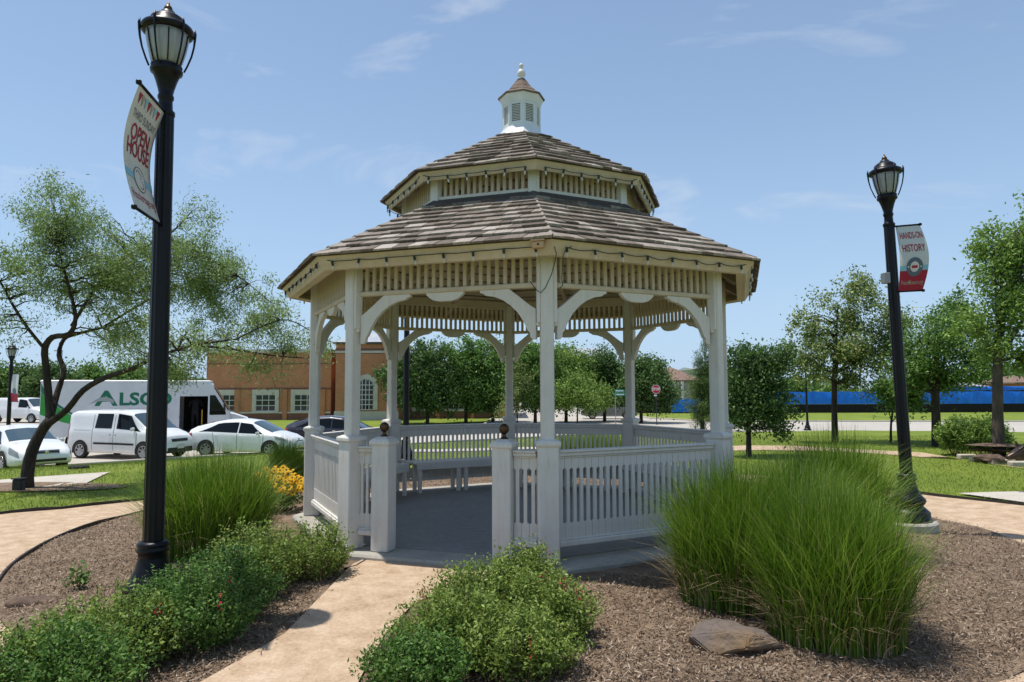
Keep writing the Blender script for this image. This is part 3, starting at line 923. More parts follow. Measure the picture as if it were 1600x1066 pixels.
def roof_faces(tag_, Ra, Za, Rb, Zb, rows, singles, lift, wmin, wmax):
    a, u, L, n = slope(Ra, Za, Rb, Zb)
    X = Vector((1, 0, 0))
    # deck
    m = MB()
    for k in range(8):
        rot = Matrix.Rotation(side_rot(k), 4, 'Z')
        b = a + u * L
        wa, wb = -a.y * T22, -b.y * T22
        q = [(-wa, a.y, a.z), (wa, a.y, a.z), (wb, b.y, b.z), (-wb, b.y, b.z)]
        q2 = [tuple(Vector(p) - n * 0.018) for p in q]
        m.add(q + q2, [(0, 1, 2, 3), (7, 6, 5, 4), (0, 4, 5, 1)], rot)
    roof = m.build(tag_, 'deck', gaz)
    rest = MB()
    ex = L / rows
    for k in range(8):
        rot = Matrix.Rotation(side_rot(k), 4, 'Z')
        for r in range(rows):
            s0 = r * ex - (0.035 if r == 0 else 0.0)
            y0 = (a + u * s0).y
            half = -y0 * T22
            hip = T22 * abs(u.y)              # how fast the face narrows going up
            x = -half
            first = True
            while x < half - 1e-4:
                w = random.uniform(wmin, wmax)
                if half - (x + w) < wmin * 0.75:
                    w = half - x
                last = x + w >= half - 1e-4
                th = random.uniform(0.017, 0.028)
                jit = random.uniform(-0.010, 0.006) if r else random.uniform(-0.006, 0.0)
                c = a + u * (s0 + jit) + n * (lift + random.uniform(0, 0.004)) + X * (x + w / 2)
                fr = Matrix(((1, u.x, n.x, c.x), (0, u.y, n.y, c.y), (0, u.z, n.z, c.z), (0, 0, 0, 1)))
                fr = fr @ Matrix.Rotation(random.uniform(-0.012, 0.012), 4, 'Z') @ Matrix.Rotation(-0.035 + random.uniform(-0.012, 0.012), 4, 'X')
                sk = (hip if first else 0.0, hip if last else 0.0)
                if (k, r) in singles:
                    key = (tag_, round(w, 2), round(th, 3)) if not (first or last) else None
                    if key is None or key not in stock:
                        me = shingle_mesh(w - 0.005 if key is None else round(w, 2) - 0.005, ex, th, *sk).mesh('shingle')
                        me.materials.append(M['cedar'])
                        if key:
                            stock[key] = me
                    else:
                        me = stock[key]
                    o = link('shingle', me, None, roof)
                    o.matrix_local = rot @ fr
                else:
                    sm_ = shingle_mesh(w - 0.005, ex, th, *sk)
                    rest.add(sm_.v, sm_.f, rot @ fr)
                x += w
                first = False
    return roof, rest
singles = {(k, r) for k in (0, 7) for r in range(10)}
lower_roof, rest1 = roof_faces('lower_roof', R1, Z1, RW + 0.02, ZW - 0.01, 10, singles, 0.004, 0.10, 0.21)
singles_u = {(0, r) for r in range(0, 5)} | {(7, r) for r in range(0, 5)}
upper_roof, rest2 = roof_faces('upper_roof', R2, Z2, RC, ZC, 10, singles_u, 0.004, 0.10, 0.20)
rest1.v, rest1.f = rest1.v, rest1.f
off = len(rest1.v)
rest1.v += rest2.v
rest1.f += [tuple(i + off for i in f) for f in rest2.f]
tag(rest1.build('more_shingles', 'cedar_i', gaz), kind='stuff')
# hip caps: narrow weathered strips on the ridges between the faces
for (Ra, Za, Rb, Zb) in ((R1, Z1, RW, ZW), (R2, Z2, RC, ZC)):
    m = MB()
    A_, B_ = Vector((Ra, 0, Za)), Vector((Rb, 0, Zb))
    n = 10
    for j in range(n):
        p0, p1 = A_.lerp(B_, j / n), A_.lerp(B_, (j + 1.15) / n)
        up_ = 0.022
        m.add([(p0.x + .01, -0.022, p0.z + up_ - 0.012), (p0.x + .01, 0, p0.z + up_ + 0.006), (p0.x + .01, 0.022, p0.z + up_ - 0.012),
               (p1.x, -0.018, p1.z + 0.004), (p1.x, 0, p1.z + 0.016), (p1.x, 0.018, p1.z + 0.004)], [(0, 1, 4, 3), (1, 2, 5, 4), (0, 2, 1)])
    hip_me = m.mesh('hip_cap'); hip_me.materials.append(M['cedar'])
    for k in range(8):
        o = link('hip_cap', hip_me, None, gaz)
        o.rotation_euler = (0, 0, vert_ang(k))

# ceiling boards with gaps, hip rafters, fascia
def underside(Ra, Za, Rb, Zb, nb, skip):
    a, u, L, n = slope(Ra, Za, Rb, Zb)
    pitch = L / nb
    for r in range(nb):
        s0, s1 = r * pitch + 0.012, (r + 1) * pitch - 0.022
        if s0 < skip:
            s0 = skip
        if s1 <= s0:
            continue
        p, q = a + u * s0 - n * 0.024, a + u * s1 - n * 0.024
        wa, wb = -p.y * T22, -q.y * T22
        m = MB()
        vs = [(-wa, p.y, p.z), (wa, p.y, p.z), (wb, q.y, q.z), (-wb, q.y, q.z)]
        v2 = [tuple(Vector(x_) - n * 0.02) for x_ in vs]
        m.add(vs + v2, [(0, 1, 2, 3), (7, 6, 5, 4), (0, 4, 5, 1), (2, 6, 7, 3), (1, 5, 6, 2), (3, 7, 4, 0)])
        me = m.mesh('ceiling_board'); me.materials.append(M['ceil'])
        for k in range(8):
            o = link('ceiling_board', me, None, gaz)
            o.rotation_euler = (0, 0, side_rot(k))
    # rafters on the hips and one in the middle of each face
    mh, mc = MB(), MB()
    for (mm, Ra_, Rb_) in ((mh, Ra - 0.16, Rb - 0.05), (mc, (Ra - 0.16) * C22, (Rb - 0.05) * C22)):
        A_, B_ = Vector((0, -Ra_, Za + (Ra - Ra_ / (1 if mm is mh else C22)) * (Zb - Za) / (Ra - Rb))), Vector((0, -Rb_, Zb + 0.02))
        w = 0.028
        top = 0.045
        mm.add([(-w, A_.y, A_.z - top), (w, A_.y, A_.z - top), (w, A_.y, A_.z - 0.15), (-w, A_.y, A_.z - 0.15),
                (-w, B_.y, B_.z - top), (w, B_.y, B_.z - top), (w, B_.y, B_.z - 0.15), (-w, B_.y, B_.z - 0.15)],
               [(0, 1, 2, 3), (7, 6, 5, 4), (0, 4, 5, 1), (1, 5, 6, 2), (2, 6, 7, 3), (3, 7, 4, 0)])
    for mm, nm_ in ((mh, 'hip_rafter'), (mc, 'rafter')):
        me = mm.mesh(nm_); me.materials.append(M['ceil'])
        for k in range(8):
            o = link(nm_, me, None, gaz)
            o.rotation_euler = (0, 0, (vert_ang(k) + math.pi / 2) if nm_ == 'hip_rafter' else side_rot(k))
underside(R1 - 0.02, Z1 - 0.005, RW - 0.05, ZW, 9, 0.02)
underside(R2 - 0.02, Z2 - 0.005, RC + 0.1, ZC - 0.06, 8, 0.02)
def fascia(Ra, Za, dz, din, mat, nm_):
    ap = Ra * C22
    rb = ap - din
    t = 0.022
    w0, w1 = ap * T22, rb * T22
    m = MB()
    vs = [(-w0, -ap, Za), (w0, -ap, Za), (w1, -rb, Za - dz), (-w1, -rb, Za - dz)]
    i0, i1 = (ap - t) * T22, (rb - t) * T22
    v2 = [(-i0, -ap + t, Za - .002), (i0, -ap + t, Za - .002), (i1, -rb + t, Za - dz + .002), (-i1, -rb + t, Za - dz + .002)]
    m.add(vs + v2, [(3, 2, 1, 0), (4, 5, 6, 7), (3, 7, 6, 2), (0, 1, 5, 4)])
    me = m.mesh(nm_); me.materials.append(M[mat])
    for k in range(8):
        o = link(nm_, me, None, gaz)
        o.rotation_euler = (0, 0, side_rot(k))
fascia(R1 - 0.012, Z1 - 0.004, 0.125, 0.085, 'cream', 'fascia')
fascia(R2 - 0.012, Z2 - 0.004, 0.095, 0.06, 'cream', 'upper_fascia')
# flat soffit strips that tie the lower fascia back to the post line
m = MB()
o0, o1 = R1 * C22 - 0.105, R1 * C22 - 0.19
m.add([(-o0 * T22, -o0, Z1 - 0.122), (o0 * T22, -o0, Z1 - 0.122), (o1 * T22, -o1, Z1 - 0.122), (-o1 * T22, -o1, Z1 - 0.122),
       (-o0 * T22, -o0, Z1 - 0.105), (o0 * T22, -o0, Z1 - 0.105), (o1 * T22, -o1, Z1 - 0.105), (-o1 * T22, -o1, Z1 - 0.105)],
      [(0, 3, 2, 1), (4, 5, 6, 7), (0, 1, 5, 4), (2, 3, 7, 6)])
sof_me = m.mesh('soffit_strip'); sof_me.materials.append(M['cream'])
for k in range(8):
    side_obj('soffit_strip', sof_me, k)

# drum between the roofs: corner posts, sill, slats, flashing
dh = RW * math.sin(R_(22.5))
ZD0, ZD1 = ZW - 0.03, Z2 + 0.08
m = MB(); m.bbox((0, 0, (ZD0 + ZD1) / 2), (0.12, 0.07, ZD1 - ZD0), 0.006)
dp_me = m.mesh('drum_post'); dp_me.materials.append(M['white'])
m = MB()
m.bbox((0, 0, ZD0 + 0.075), (2 * dh - 0.03, 0.06, 0.055), 0.006)
m.bbox((0, 0, ZD1 - 0.02), (2 * dh - 0.03, 0.06, 0.06), 0.006)
ds_me = m.mesh('drum_frame'); ds_me.materials.append(M['white'])
m = MB(); m.bbox((0, 0, (ZD0 + ZD1) / 2 + 0.03), (0.036, 0.03, ZD1 - ZD0 - 0.12), 0.004)
dsl_me = m.mesh('drum_slat'); dsl_me.materials.append(M['cream'])
m = MB()
fa, fb = RW * C22 + 0.16, RW * C22 + 0.015
zf = ZW - 0.09 + 0.045
m.add([(-fa * T22, -fa, zf - 0.045), (fa * T22, -fa, zf - 0.045), (fb * T22, -fb, ZD0 + 0.05), (-fb * T22, -fb, ZD0 + 0.05),
       (-fa * T22, -fa, zf - 0.02), (fa * T22, -fa, zf - 0.02), (fb * T22, -fb, ZD0 + 0.065), (-fb * T22, -fb, ZD0 + 0.065)],
      [(0, 3, 2, 1), (4, 5, 6, 7), (0, 1, 5, 4), (2, 3, 7, 6)])
fl_me = m.mesh('flashing'); fl_me.materials.append(M['flash'])
for k in range(8):
    a = vert_ang(k)
    o = link('drum_post', dp_me, None, gaz)
    o.location = ((RW - 0.02) * math.cos(a), (RW - 0.02) * math.sin(a), 0)
    o.rotation_euler = (0, 0, a + math.pi / 2)
    side_obj('flashing', fl_me, k)
    f = side_obj('drum_frame', ds_me, k)
    f.location = Matrix.Rotation(side_rot(k), 3, 'Z') @ Vector((0, -RW * C22 + 0.02, 0))
    for j in range(14):
        s_ = link('drum_slat', dsl_me, None, f)
        s_.location = (-dh + 0.09 + (j + 0.5) * (2 * dh - 0.18) / 14, 0, 0)

# cupola
ZK = 4.66
m = MB()
m.lathe([(0.345, ZK - 0.03), (0.345, ZK + 0.02), (0.26, ZK + 0.14), (0.252, ZK + 0.145), (0.246, ZK + 0.17), (0.05, ZK + 0.17)], 8, phase=-math.pi / 2)
m.lathe([(0.19, ZK + 0.16), (0.19, ZK + 0.50)], 8, phase=-math.pi / 2)
m.lathe([(0.245, ZK + 0.475), (0.25, ZK + 0.485), (0.256, ZK + 0.50), (0.285, ZK + 0.565), (0.285, ZK + 0.578), (0.1, ZK + 0.578)], 8, phase=-math.pi / 2)
cup = m.build('cupola', 'cupola', gaz)
cr = 0.240
ca = cr * C22
ch = cr * math.sin(R_(22.5))
m = MB()
m.box((-ch + 0.012, 0, ZK + 0.325), (0.046, 0.03, 0.32)); m.box((ch - 0.012, 0, ZK + 0.325), (0.046, 0.03, 0.32))
m.box((0, 0.001, ZK + 0.19), (2 * ch, 0.026, 0.05)); m.box((0, 0.001, ZK + 0.47), (2 * ch, 0.026, 0.05))
cf_me = m.mesh('louver_frame'); cf_me.materials.append(M['cupola'])
m = MB(); m.box((0, 0, 0), (2 * ch - 0.06, 0.034, 0.006), Matrix.Rotation(R_(35), 4, 'X'))
lv_me = m.mesh('louver_blade'); lv_me.materials.append(M['cupola'])
for k in range(8):
    f = link('louver_frame', cf_me, None, cup)
    f.rotation_euler = (0, 0, side_rot(k))
    rot = Matrix.Rotation(side_rot(k), 3, 'Z')
    f.location = rot @ Vector((0, -ca + 0.012, 0))
    if k in (0, 1, 7, 6):
        for j in range(11):
            b = link('louver_blade', lv_me, None, cup)
            b.location = rot @ Vector((0, -ca + 0.016, ZK + 0.225 + j * 0.0205))
            b.rotation_euler = (0, 0, side_rot(k))
m = MB(); m.lathe([(0.178, ZK + 0.17), (0.178, ZK + 0.48)], 8, phase=-math.pi / 2); m.build('louver_backing', 'inside', cup)
ZT = ZK + 0.578
m = MB()
prev = None
prof = [(0.305, 0.0), (0.225, 0.06), (0.150, 0.135), (0.085, 0.225), (0.05, 0.25)]
for (r0, z0), (r1, z1) in zip(prof[:-1], prof[1:]):
    m.lathe([(r0, ZT + z0 - 0.004), (r0, ZT + z0 + 0.012), (r1 + 0.004, ZT + z1 + 0.004)], 8, phase=-math.pi / 2)
m.build('cupola_roof', 'cedar_d', cup)
m = MB()
m.lathe([(0.058, ZT + 0.235), (0.06, ZT + 0.262), (0.05, ZT + 0.27)], 12)
m.build('finial_collar', 'flash', cup)
m = MB()
m.lathe([(0.045, ZT + 0.268), (0.045, ZT + 0.285), (0.036, ZT + 0.295), (0.047, ZT + 0.315), (0.054, ZT + 0.34), (0.052, ZT + 0.365), (0.038, ZT + 0.392), (0.02, ZT + 0.408),
         (0.016, ZT + 0.42), (0.026, ZT + 0.435), (0.031, ZT + 0.452), (0.027, ZT + 0.47), (0.012, ZT + 0.483), (0.004, ZT + 0.488)], 14)
m.build('finial', 'white', cup, smooth=True)

# small wooden box on the fascia at the near corner
m = MB(); m.bbox((0, 0, 0), (0.10, 0.06, 0.055), 0.004); m.box((0, -0.002, 0.036), (0.118, 0.075, 0.012))
bx = m.build('sensor_box', 'box')
bx.location = Vector((GC.x, GC.y, FL)) + Matrix.Rotation(0.0695 + side_rot(0), 3, 'Z') @ Vector((R1 * C22 * T22 - 0.12, -R1 * C22 - 0.005, Z1 - 0.06))
bx.rotation_euler = (0, 0, 0.0695 + side_rot(0))
tag(bx, 'small bare wooden box fixed to the gazebo fascia beside the near corner', 'box')
m = MB(); m.lathe([(0.009, 0), (0.009, 0.004)], 10, Matrix.Translation((0.005, -0.0305, 0)) @ Matrix.Rotation(math.pi / 2, 4, 'X'))
m.build('entry_hole', 'inside', bx)

# strings of party lights along both eaves
def light_string(Ra, Za, dz, din, per, nm_, label, loops):
    root = empty('string_lights', (GC.x, GC.y, FL), 0.0695)
    tag(root, label, 'string lights', 'strings of lights on the gazebo eaves')
    ap = Ra * C22 - din * 0.5 + 0.012
    zz = Za - dz * 0.55
    m = MB()
    sm = MB()
    sm.lathe([(0.010, 0.012), (0.012, 0.0), (0.012, -0.028), (0.009, -0.032)], 8)
    sock_me = sm.mesh('socket'); sock_me.materials.append(M['wire'])
    bm_ = MB()
    bm_.lathe([(0.007, -0.032), (0.011, -0.045), (0.010, -0.062), (0.003, -0.078)], 8)
    bulb_me = bm_.mesh('bulb', True); bulb_me.materials.append(M['bulb'])
    for k in range(8):
        rot = Matrix.Rotation(side_rot(k), 3, 'Z')
        half = ap * T22
        pts = []
        for j in range(per):
            x = -half + (j + 0.5) * 2 * half / per
            p = rot @ Vector((x, -ap - 0.008, zz + random.uniform(-.006, .006)))
            s_ = link('socket', sock_me, None, root)
            s_.location = p
            s_.rotation_euler = (random.uniform(-.25, .25), random.uniform(-.25, .25), 0)
            link('bulb', bulb_me, None, s_)
            pts.append(p + Vector((0, 0, 0.01)))
            if j < per - 1:
                sag = random.choice((0.004, 0.01, 0.02, 0.03)) * loops
                for t in (0.25, 0.5, 0.75):
                    q = rot @ Vector((x + t * 2 * half / per, -ap - 0.008, zz + 0.01 - sag * 4 * t * (1 - t)))
                    pts.append(q)
        m.tube(pts, 0.0042, 5)
        a = pts[-1]
        nxt = Matrix.Rotation(side_rot(k - 1), 3, 'Z') @ Vector((-half + half / per, -ap - 0.008, zz + 0.01))
        if k != 0:
            m.tube([a, (a + nxt) / 2 * 1.012, nxt], 0.0042, 5)
    if loops > 0.9:     # loose end hanging in a loop down the near post
        P = lambda x, y, z: Vector((RP * math.cos(vert_ang(0)) + x, RP * math.sin(vert_ang(0)) + y, z))
        o_ = -0.40
        m.tube([P(0.02, o_ + .0, zz), P(0.035, o_, zz - 0.06), P(0.03, o_ + .05, zz - 0.12), P(0.02, o_ + .2, zz - 0.2), P(-0.02, -0.09, zz - 0.30), P(-0.06, -0.085, zz - 0.345), P(-0.10, -0.085, zz - 0.32), P(-0.15, -0.05, zz - 0.24)], 0.0042, 5)
        m.tube([P(0.17, o_ + .03, zz + .01), P(0.12, o_ + .02, zz - 0.02), P(0.10, o_ + .05, zz - 0.06), P(0.13, -0.05, zz - 0.22), P(0.14, -0.05, zz - 0.27), P(0.11, -0.05, zz - 0.30)], 0.0042, 5)
    m.build('wire', 'wire', root)
light_string(R1 - 0.012, Z1 - 0.004, 0.125, 0.085, 8, 'lower', 'string of clear bulbs with black sockets along the lower gazebo eave', 1.0)
light_string(R2 - 0.012, Z2 - 0.004, 0.15, 0.06, 6, 'upper', 'string of clear bulbs with black sockets along the upper gazebo eave', 0.5)

# built-in benches along the rear sides
names = {2: 'white slatted bench along the left side inside the gazebo', 3: 'long white bench at the back left inside the gazebo, facing the entrance',
         4: 'white bench at the back right inside the gazebo behind the near post', 5: 'white bench along the right rear side inside the gazebo',
         6: 'white bench along the right side inside the gazebo behind the pickets'}
for k, lab in names.items():
    rot = Matrix.Rotation(0.0695 + side_rot(k), 3, 'Z')
    root = empty('bench', Vector((GC.x, GC.y, FL)) + rot @ Vector((0, -AP + 0.25, 0)), 0.0695 + side_rot(k))
    tag(root, lab, 'bench', 'benches built in along the gazebo railing')
    for j in range(3):
        w0 = HALF - 0.02 - 0.055 * j
        MB().bbox((0, -0.155 + j * 0.128, 0.435), (2 * w0, 0.12, 0.03), 0.005).build('seat_board', 'white', root)
    MB().bbox((0, 0.165, 0.385), (2 * (HALF - 0.17), 0.025, 0.085), 0.004).build('apron', 'white', root)
    for x in (-HALF + 0.22, -0.06, 0.06, HALF - 0.22):
        MB().bbox((x, 0.135, 0.21), (0.055, 0.045, 0.42), 0.005).build('leg', 'white', root)
        MB().bbox((x, -0.1, 0.21), (0.055, 0.045, 0.42), 0.005).build('leg', 'white', root)
# ---------------------------------------------------------------- street lamps and banners
def lamp_post(base, H, label, detail=True, seg=16, footing=0.0, head=True):
    """fluted post on a bell-shaped foot with a lantern; base = ground point, H = overall height"""
    root = empty('street_lamp', base)
    tag(root, label, 'street lamp', 'black street lamps')
    s = H / 4.42
    z0 = 0.0
    if footing:
        MB().lathe([(0.30, -0.35), (0.30, footing - 0.02), (0.28, footing), (0.05, footing)], 20).build('footing', 'conc', root, smooth=False)
        z0 = footing
    m = MB()
    m.lathe([(0.235, z0), (0.235, z0 + 0.03), (0.225, z0 + 0.04), (0.225, z0 + 0.10), (0.20, z0 + 0.125), (0.165, z0 + 0.16), (0.155, z0 + 0.18), (0.175, z0 + 0.20), (0.19, z0 + 0.23),
             (0.185, z0 + 0.25), (0.15, z0 + 0.29), (0.115, z0 + 0.36), (0.098, z0 + 0.43), (0.094, z0 + 0.47), (0.105, z0 + 0.475), (0.108, z0 + 0.495), (0.098, z0 + 0.505),
             (0.106, z0 + 0.52), (0.106, z0 + 0.535), (0.08, z0 + 0.55)], 20)
    m.build('base', 'black', root, smooth=True)
    m = MB()                    # fluted shaft
    n = 24
    zt = H - 0.85 * s
    prof = []
    vs, fs = [], []
    for (r, z) in ((0.070, z0 + 0.54), (0.060, zt)):
        for i in range(n):
            a = 2 * math.pi * i / n
            rr = r * (1.0 if i % 2 == 0 else 0.93)
            vs.append((rr * math.cos(a), rr * math.sin(a), z))
    for i in range(n):
        fs.append((i, (i + 1) % n, n + (i + 1) % n, n + i))
    m.add(vs, fs)
    m.build('shaft', 'black', root)
    if not head:
        return root
    k = s * 0.85
    def Z(v):
        return zt + v * k
    m = MB()
    m.lathe([(0.066 * k, Z(-0.02)), (0.076 * k, Z(-0.01)), (0.076 * k, Z(0.02)), (0.058 * k, Z(0.035)), (0.054 * k, Z(0.12)), (0.064 * k, Z(0.135)), (0.064 * k, Z(0.16)), (0.055 * k, Z(0.17)),
             (0.065 * k, Z(0.22)), (0.085 * k, Z(0.29)), (0.105 * k, Z(0.345)), (0.125 * k, Z(0.36)), (0.13 * k, Z(0.385)), (0.118 * k, Z(0.40)), (0.125 * k, Z(0.42)), (0.10 * k, Z(0.43))], 20)
    m.build('lantern_neck', 'black', root, smooth=True)
    m = MB()
    m.lathe([(0.105 * k, Z(0.42)), (0.125 * k, Z(0.47)), (0.15 * k, Z(0.56)), (0.168 * k, Z(0.66)), (0.172 * k, Z(0.72)), (0.02, Z(0.725))], 24)
    m.build('globe', 'globe', root, smooth=True)
    m = MB()
    m.lathe([(0.178 * k, Z(0.705)), (0.205 * k, Z(0.715)), (0.212 * k, Z(0.74)), (0.20 * k, Z(0.765)), (0.165 * k, Z(0.785)), (0.14 * k, Z(0.80)), (0.135 * k, Z(0.835)), (0.12 * k, Z(0.85)), (0.085 * k, Z(0.875)),
             (0.06 * k, Z(0.89)), (0.055 * k, Z(0.905)), (0.04 * k, Z(0.915))], 24)
    cap = m.build('lantern_cap', 'black', root, smooth=True)
    m = MB()
    m.lathe([(0.03 * k, Z(0.91)), (0.036 * k, Z(0.93)), (0.03 * k, Z(0.95)), (0.016 * k, Z(0.965)), (0.012 * k, Z(0.98)), (0.003, Z(1.0))], 12)
    m.build('lantern_finial', 'bronze', cap, smooth=True)
    for j in range(6):
        a = math.pi / 6 + j * math.pi / 3
        m = MB()
        c, s_ = math.cos(a), math.sin(a)
        path = [(0.135, 0.40), (0.16, 0.46), (0.19, 0.55), (0.208, 0.64), (0.214, 0.71), (0.216, 0.76), (0.212, 0.80)]
        m.tube([(r * k * c, r * k * s_, Z(z)) for r, z in path], [0.008 * k, 0.008 * k, 0.008 * k, 0.009 * k, 0.011 * k, 0.012 * k, 0.005 * k], 6)
        m.build('lantern_rib', 'black', root, smooth=True)
        m = MB()
        path = [(0.118, 0.43), (0.14, 0.50), (0.162, 0.59), (0.178, 0.69)]
        a2 = a + math.pi / 6
        m.tube([(r * k * math.cos(a2), r * k * math.sin(a2), Z(z)) for r, z in path], 0.0055 * k, 5)
        m.build('lantern_rib', 'black', root, smooth=True)
    return root

LL = Vector((-2.53, 4.9, 0.05))
l1 = lamp_post(LL, 4.50, 'tall black street lamp on the left with the open house banner')
l1.rotation_euler = (0, R_(-0.35), 0)
LR = Vector((4.70, 8.2, -0.10))
l2 = lamp_post(LR, 4.63, 'black street lamp on the right on a round concrete footing', footing=0.20)
l2.rotation_euler = (0, R_(-1.5), 0)
MB().bbox((-0.085, 0, 3.09), (0.075, 0.09, 0.13), 0.006).build('receptacle_box', 'galv', l2)
l3p = on_ground(10, 727)
l3 = lamp_post(l3p, 4.42, 'black street lamp at the left edge behind the leaning tree', footing=0.16)
l4p = on_ground(634, 726)
l4 = lamp_post(l4p, 4.42, 'black street lamp behind the gazebo seen between the rear posts')
l5p = on_ground(1262, 673)
l5 = lamp_post(l5p, 4.42, 'distant black street lamp by the road in front of the blue fence')

# banners: cloth bowed by the wind, printed by flat shapes that follow the cloth
class Banner:
    def __init__(s, root_at, direction, w, h, bow, lean, name, label, mat, sg=1):
        s.sg = sg
        s.o, s.d, s.w, s.h, s.bow, s.lean = Vector(root_at), Vector(direction).normalized(), w, h, bow, lean
        s.n = Vector((s.d.y, -s.d.x, 0))
        s.root = empty(name, root_at)
        tag(s.root, label, 'banner', 'cloth banners on the lamp posts')
        m = MB()
        nu, nv = 8, 48
        vs = [s.at(i / nu, j / nv, 0) for j in range(nv + 1) for i in range(nu + 1)]
        fs = [(j * (nu + 1) + i, j * (nu + 1) + i + 1, (j + 1) * (nu + 1) + i + 1, (j + 1) * (nu + 1) + i) for j in range(nv) for i in range(nu)]
        m.add([v - s.o for v in vs], fs)
        ob = m.build('cloth', mat, s.root, smooth=True)
        md = ob.modifiers.new('thickness', 'SOLIDIFY')
        md.thickness = 0.002
        md.offset = 0
        for v, nm_ in ((0.0, 'arm'), (1.0, 'arm')):
            a, b = s.at(-0.06, v, 0), s.at(1.03, v, 0)
            mm = MB()
            mm.tube([a - s.o, b - s.o], 0.011, 8)
            mm.lathe([(0.004, -0.018), (0.018, -0.012), (0.02, 0.0), (0.018, 0.012), (0.004, 0.018)], 8, Matrix.Translation(b - s.o))
            mm.build(nm_, 'black', s.root, smooth=True)
    def at(s, u, v, lift):
        """u out from the post, v down from the top; the middle of the cloth bellies outwards and sideways"""
        b = math.sin(math.pi * min(max(v, 0), 1))
        out = s.d * (s.w * u + s.lean[0] * b * (0.35 + 0.65 * u))
        side = s.n * (s.bow * b + lift * s.sg)
        return s.o + out + side + Vector((0, 0, -s.h * v + s.lean[1] * b * u))
    def shape(s, poly_faces, name, mat, lift=0.004, flip=False):
        vs, fs = poly_faces
        m = MB()
        m.add([s.at((1 - u) if flip else u, v, lift) - s.o for u, v in vs], fs)
        m.build(name, mat, s.root, fix=False)
    def text(s, txt, u, v, size, mat, width=None, bold=0.0, name='lettering', lift=0.005, flip=False, tilt=0.0):
        vs, fs = text_mesh(txt, 1.0, bold)
        xs = [p[0] for p in vs]
        w0 = max(xs) - min(xs)
        k = (width / w0) if width else size
        ct, st = math.cos(tilt), math.sin(tilt)
        pts = []
        for x, y in vs:
            X, Y = (x - (max(xs) + min(xs)) / 2) * k, y * size
            X, Y = X * ct - Y * st, X * st + Y * ct
            pts.append((u + X / s.w, v - Y / s.h))
        s.shape((pts, fs), name, mat, lift, flip)
def disc(u, v, ru, rv, n=24, inner=0.0):
    if not inner:
        return [(u + ru * math.cos(2 * math.pi * i / n), v + rv * math.sin(2 * math.pi * i / n)) for i in range(n)], [tuple(range(n))]
    pts = [(u + ru * f * math.cos(2 * math.pi * i / n), v + rv * f * math.sin(2 * math.pi * i / n)) for f in (1, inner) for i in range(n)]
    return pts, [(i, (i + 1) % n, n + (i + 1) % n, n + i) for i in range(n)]
def grid(u0, u1, v0, v1, nu=6, nv=4):
    return [(u0 + (u1 - u0) * i / nu, v0 + (v1 - v0) * j / nv) for j in range(nv + 1) for i in range(nu + 1)], \
        [(j * (nu + 1) + i, j * (nu + 1) + i + 1, (j + 1) * (nu + 1) + i + 1, (j + 1) * (nu + 1) + i) for j in range(nv) for i in range(nu)]

# left banner hangs towards the viewpoint: its printed side is seen at a slant
top_in, bot_in = at_depth(259, 176, 4.86), at_depth(254, 352, 4.86)
o_ = Vector((top_in.x, LL.y - 0.06, top_in.z))
out_ = at_depth(218, 136, 4.38)
dl = Vector((out_.x - o_.x, out_.y - o_.y, 0))
hb = top_in.z - bot_in.z
lb = Banner(o_, dl, dl.length, hb, 0.085, (0.0, 0.0), 'banner', 'cream open house banner with bunting hanging from the left lamp', 'ban', -1)
def print_left(B):
    F = True                    # reads from the outer edge towards the post
    for j in range(7):
        c = 0.14 + j * 0.115
        col = ('b_red', 'b_tan', 'b_blue')[j % 3]
        B.shape(([(c - 0.055, 0.05), (c + 0.055, 0.05), (c, 0.135)], [(0, 1, 2)]), 'bunting_flag', col, 0.005, F)
    B.text('THIRD SUNDAY', 0.5, 0.21, 0.075, 'ink', 0.80 * B.w, 0.0, flip=F)
    B.text('OPEN', 0.5, 0.345, 0.155, 'b_red', 0.66 * B.w, 0.012, flip=F)
    B.text('HOUSE', 0.5, 0.475, 0.155, 'b_red', 0.80 * B.w, 0.012, flip=F)
    B.shape(grid(0.0, 1.0, 0.665, 0.725), 'blue_band', 'b_blue', 0.0035, F)
    B.shape(disc(0.5, 0.70, 0.21, 0.105), 'emblem_disc', 'ban', 0.005, F)
    B.shape(disc(0.5, 0.70, 0.21, 0.105, 24, 0.93), 'emblem_ring', 'ink', 0.0065, F)
    B.shape(disc(0.47, 0.665, 0.10, 0.04, 16, 0.8), 'emblem_curl', 'ink', 0.0065, F)
    B.shape(disc(0.53, 0.735, 0.10, 0.04, 16, 0.8), 'emblem_curl', 'ink', 0.0065, F)
    B.text('friscoheritage.org', 0.5, 0.86, 0.085, 'b_red', 0.86 * B.w, 0.004, flip=F)
print_left(lb)

